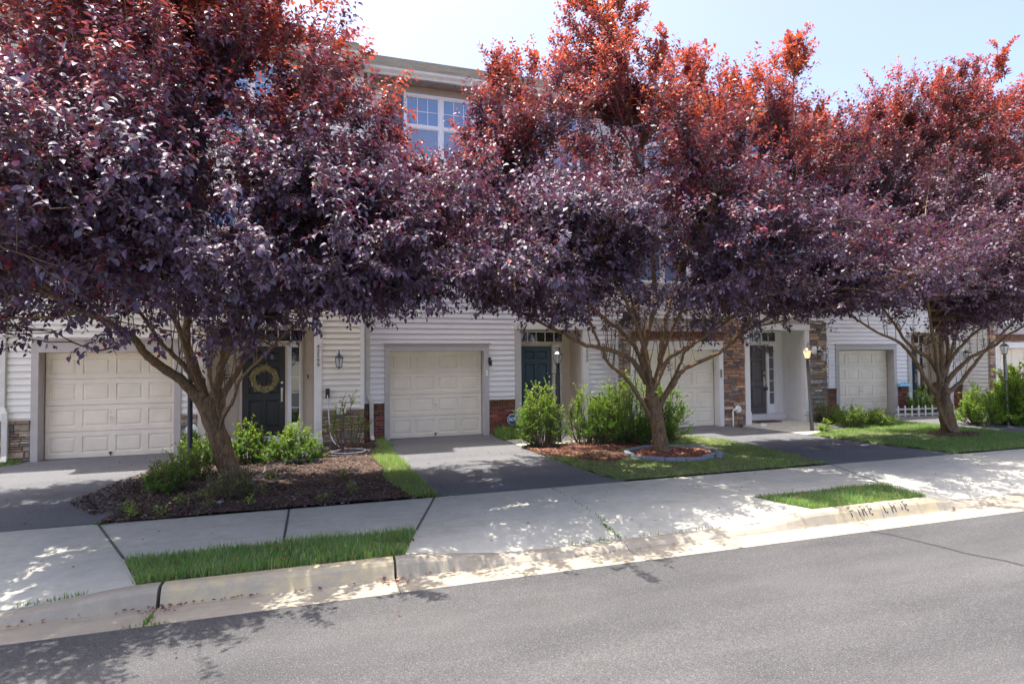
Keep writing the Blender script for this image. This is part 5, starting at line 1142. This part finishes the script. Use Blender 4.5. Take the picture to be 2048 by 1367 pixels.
def bez(a, m, b, n): return [(1-t)**2*a+2*t*(1-t)*m+t*t*b for t in np.linspace(0, 1, n)]
def smooth_path(pts, rs, k=4):
    P = [np.array(p) for p in pts]; out = []; ro = []
    for i in range(len(P)-1):
        p0, p1, p2, p3 = P[max(i-1, 0)], P[i], P[i+1], P[min(i+2, len(P)-1)]
        for t in np.linspace(0, 1, k+1)[:-1]:
            out.append(.5*((2*p1)+(p2-p0)*t+(2*p0-5*p1+4*p2-p3)*t*t+(-p0+3*p1-3*p2+p3)*t**3)); ro.append(rs[i]*(1-t)+rs[i+1]*t)
    return out+[P[-1]], ro+[rs[-1]]
def plum_tree(key, lobes, label, nbr, ntw, nlf, tmpl, leafL, seed, spires=(), tint=(1, 1, 1), tred=.80):
    T = TREES[key]; g = np.random.default_rng(seed); random.seed(seed)
    bx, by, bz = T['base'][0]; H = empty("plum_tree", (bx, by, gz(bx, by)), label, "tree", "purple leaved plum trees along the sidewalk")
    tr = MB(); base = [tuple(np.array(T['base'][0])-[0, 0, .08])]+T['base']; rr = [T['r'][0]*1.25]+T['r']
    p, r = smooth_path(base, rr); tr.tube(p, [q*(1+.05*math.sin(i*1.7)) for i, q in enumerate(r)], 18, .045)
    nodes = []; nr = []
    for pts, r0, r1 in T['limbs']:
        rs = [r0+(r1-r0)*(i/(len(pts)-1))**.7 for i in range(len(pts))]
        p, r = smooth_path(pts, rs); r = [q*(1+.06*math.sin(i*2.3)) for i, q in enumerate(r)]; p = [q+g.normal(0, .006, 3) if i else q for i, q in enumerate(p)]
        tr.tube(p, r, 10, .04)
        for i, q in enumerate(p):
            if i > len(p)*.30: nodes.append(q); nr.append(r[i])
    tr.build("trunk", M['bark'], H, smooth=True)
    br = MB(); suck = []
    for pts, r0, r1 in [q_ for q_ in T['limbs'] if q_[1] > .034]:                   # thin straight shoots rising from the limbs
        for _ in range(9):
            i = g.integers(1, len(pts)-1); w = g.uniform(0, 1); a = np.array(pts[i])*(1-w)+np.array(pts[min(i+1, len(pts)-1)])*w
            if a[2] > 3.2: continue
            hh = g.uniform(.35, 1.1); e = a+np.array([g.normal(0, .10), g.normal(0, .10), hh]); br.tube([a, a*.6+e*.4+g.normal(0, .015, 3), e], [.010, .007, .003], 5); suck.append((a, e))
    nodes = np.array(nodes); nr = np.array(nr)
    lob = np.array([l[:6] for l in lobes]); vol = np.prod(lob[:, 3:], 1)*np.array([l[6] if len(l) > 6 else 1 for l in lobes]); vol /= vol.sum()
    tips = []
    zmin = lambda p: 2.35+.05*abs(p[0]-bx)
    while len(tips) < nbr:
        l = lob[g.choice(len(lob), p=vol)]; d = unit(g.normal(0, 1, 3)); rad = g.uniform(.35, 1)**.5
        q = l[:3]+d*l[3:]*rad
        if q[2] < zmin(q): continue
        tips.append(q)
    tw0 = [s_[0]*.4+s_[1]*.6 for s_ in suck]; tw1 = [s_[1] for s_ in suck]; twr = [0.0]*len(suck)
    cen = (lob[:, :3]*vol[:, None]).sum(0)
    for q in tips:
        dd = np.linalg.norm(nodes-q, axis=1)+np.maximum(0, nodes[:, 2]-q[2]+.2)*1.5
        i = int(np.argmin(dd+g.uniform(0, .5, len(dd)))); a = nodes[i]; L = np.linalg.norm(q-a)
        m = (a+q)/2+np.array([0, 0, -.10*L if q[2] > a[2]+.3 else .22*L])+g.normal(0, .05*L, 3); path = bez(a, m, q, 7)
        r0 = min(nr[i]*.75, .007+.0065*L)
        br.tube(path, list(np.linspace(r0, .004, 7)), 5)
        for _ in range(max(2, int(ntw/nbr*(.5+.5*min(L, 2))))):
            t = g.uniform(.25, 1.0); p = (1-t)**2*a+2*t*(1-t)*m+t*t*q
            out = unit((p-cen)*np.array([1, 1, .7])); hz = (p[2]-2.4)/5
            d = unit(out*.55+unit(q-a)*.35+g.normal(0, .55, 3)+np.array([0, 0, .10+.85*np.clip(hz, 0, 1)])); LL = g.uniform(.22, .55)
            tw0.append(p); tw1.append(p+d*LL); twr.append(hz)
    for (sx, sy, sz, hh, rad, k) in spires:          # upright leaders standing out of the crown
        for _ in range(k):
            a = np.array([sx, sy, sz])+g.normal(0, rad*.8, 3)*np.array([1, 1, .5]); e = a+np.array([g.normal(0, rad*.6), g.normal(0, rad*.6), hh*g.uniform(.5, 1.05)])
            br.tube([a, (a+e)/2, e], [.012, .008, .003], 4)
            for t in np.linspace(.1, 1, 9):
                p = a*(1-t)+e*t
                d = unit(g.normal(0, .6, 3)+np.array([0, 0, .9])); tw0.append(p); tw1.append(p+d*g.uniform(.08, .25)); twr.append(1.2)
    tw0 = np.array(tw0); tw1 = np.array(tw1); twr = np.array(twr); nt_ = len(tw0)
    # twig sticks: three sided
    D = unit(tw1-tw0); s = unit(np.cross(D, g.normal(0, 1, (nt_, 3)))); u = np.cross(D, s)
    V = []
    for k in range(3):
        w = s*math.cos(k*2.094)+u*math.sin(k*2.094); V.append(tw0+w*.0045)
    for k in range(3):
        w = s*math.cos(k*2.094)+u*math.sin(k*2.094); V.append(tw1+w*.0015)
    V = np.stack(V, 1).reshape(-1, 3); lp = np.array([0,1,4,3, 1,2,5,4, 2,0,3,5]); loops = (lp[None]+(np.arange(nt_)*6)[:, None]).ravel(); starts = np.arange(nt_*3)*4
    br.build("branches", M['bark'], H, smooth=True)
    np_mesh("twigs", V, loops, starts, M['twig'], H)
    # leaves along the twigs
    per = max(4, int(nlf/nt_)); n = nt_*per; k = np.repeat(np.arange(nt_), per)
    t = ((np.tile(np.arange(per), nt_)+g.uniform(0, 1, n))/per)[:, None]*.95+.08
    pos = tw0[k]*(1-t)+tw1[k]*t; ax = D[k]; ang = np.tile(np.arange(per), nt_)*2.4+g.uniform(0, .8, n)
    ref = unit(np.cross(ax, np.array([0, 0, 1.0])+g.normal(0, .05, (n, 3)))); ref2 = np.cross(ax, ref)
    side = ref*np.cos(ang)[:, None]+ref2*np.sin(ang)[:, None]
    top = np.clip(twr[k], 0, 1.2)[:, None]
    A = unit(ax*.55+side*.85+np.concatenate([np.zeros((n, 2)), -.42+.45*top], 1)+g.normal(0, .16, (n, 3)))
    Nn = unit(np.array([0, 0, 1.0])+.5*ax+g.normal(0, .38, (n, 3))); B = unit(np.cross(Nn, A)); C = unit(np.cross(A, B))
    pos = pos+A*.012
    L = leafL*g.uniform(.45, 1.28, n)*(1-.25*np.clip(t[:, 0]-.7, 0, 1)); V, lo, st = tile(tmpl[0], tmpl[1], pos, A, B, C, L, L*g.uniform(.55, .72, n))
    # leaf colour: purple old leaves, red fresh growth; sun glow painted into the top
    cl = vnoise(tw0[:, 0]*1.0+tw0[:, 2]*.7, tw0[:, 1]+tw0[:, 2]*.9, .55, seed); tw_red = .30*g.uniform(0, 1, nt_)+.45*cl+.60*np.clip(twr, 0, 1.1)**1.35; new = tw_red[k]+.12*t[:, 0]+g.normal(0, .08, n)
    pal_old = np.array([(.098,.064,.122),(.125,.080,.145),(.075,.052,.096),(.165,.115,.19),(.086,.070,.078),(.13,.125,.175)]); pal_mid = np.array([(.20,.025,.045),(.26,.035,.04),(.15,.028,.06),(.12,.045,.085)]); pal_red = np.array([(.52,.07,.025),(.62,.17,.03),(.44,.045,.03),(.55,.22,.08)])
    c = pal_old[g.integers(0, 6, n)]; m1 = new > tred; c[m1] = pal_mid[g.integers(0, 3, m1.sum())]; m2 = new > tred+.26; c[m2] = pal_red[g.integers(0, 4, m2.sum())]
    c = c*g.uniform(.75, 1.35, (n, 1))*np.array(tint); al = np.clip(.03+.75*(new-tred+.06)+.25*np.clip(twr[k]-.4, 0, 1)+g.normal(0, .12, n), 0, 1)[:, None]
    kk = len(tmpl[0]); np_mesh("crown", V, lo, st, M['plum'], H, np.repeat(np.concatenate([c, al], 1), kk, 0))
    return H
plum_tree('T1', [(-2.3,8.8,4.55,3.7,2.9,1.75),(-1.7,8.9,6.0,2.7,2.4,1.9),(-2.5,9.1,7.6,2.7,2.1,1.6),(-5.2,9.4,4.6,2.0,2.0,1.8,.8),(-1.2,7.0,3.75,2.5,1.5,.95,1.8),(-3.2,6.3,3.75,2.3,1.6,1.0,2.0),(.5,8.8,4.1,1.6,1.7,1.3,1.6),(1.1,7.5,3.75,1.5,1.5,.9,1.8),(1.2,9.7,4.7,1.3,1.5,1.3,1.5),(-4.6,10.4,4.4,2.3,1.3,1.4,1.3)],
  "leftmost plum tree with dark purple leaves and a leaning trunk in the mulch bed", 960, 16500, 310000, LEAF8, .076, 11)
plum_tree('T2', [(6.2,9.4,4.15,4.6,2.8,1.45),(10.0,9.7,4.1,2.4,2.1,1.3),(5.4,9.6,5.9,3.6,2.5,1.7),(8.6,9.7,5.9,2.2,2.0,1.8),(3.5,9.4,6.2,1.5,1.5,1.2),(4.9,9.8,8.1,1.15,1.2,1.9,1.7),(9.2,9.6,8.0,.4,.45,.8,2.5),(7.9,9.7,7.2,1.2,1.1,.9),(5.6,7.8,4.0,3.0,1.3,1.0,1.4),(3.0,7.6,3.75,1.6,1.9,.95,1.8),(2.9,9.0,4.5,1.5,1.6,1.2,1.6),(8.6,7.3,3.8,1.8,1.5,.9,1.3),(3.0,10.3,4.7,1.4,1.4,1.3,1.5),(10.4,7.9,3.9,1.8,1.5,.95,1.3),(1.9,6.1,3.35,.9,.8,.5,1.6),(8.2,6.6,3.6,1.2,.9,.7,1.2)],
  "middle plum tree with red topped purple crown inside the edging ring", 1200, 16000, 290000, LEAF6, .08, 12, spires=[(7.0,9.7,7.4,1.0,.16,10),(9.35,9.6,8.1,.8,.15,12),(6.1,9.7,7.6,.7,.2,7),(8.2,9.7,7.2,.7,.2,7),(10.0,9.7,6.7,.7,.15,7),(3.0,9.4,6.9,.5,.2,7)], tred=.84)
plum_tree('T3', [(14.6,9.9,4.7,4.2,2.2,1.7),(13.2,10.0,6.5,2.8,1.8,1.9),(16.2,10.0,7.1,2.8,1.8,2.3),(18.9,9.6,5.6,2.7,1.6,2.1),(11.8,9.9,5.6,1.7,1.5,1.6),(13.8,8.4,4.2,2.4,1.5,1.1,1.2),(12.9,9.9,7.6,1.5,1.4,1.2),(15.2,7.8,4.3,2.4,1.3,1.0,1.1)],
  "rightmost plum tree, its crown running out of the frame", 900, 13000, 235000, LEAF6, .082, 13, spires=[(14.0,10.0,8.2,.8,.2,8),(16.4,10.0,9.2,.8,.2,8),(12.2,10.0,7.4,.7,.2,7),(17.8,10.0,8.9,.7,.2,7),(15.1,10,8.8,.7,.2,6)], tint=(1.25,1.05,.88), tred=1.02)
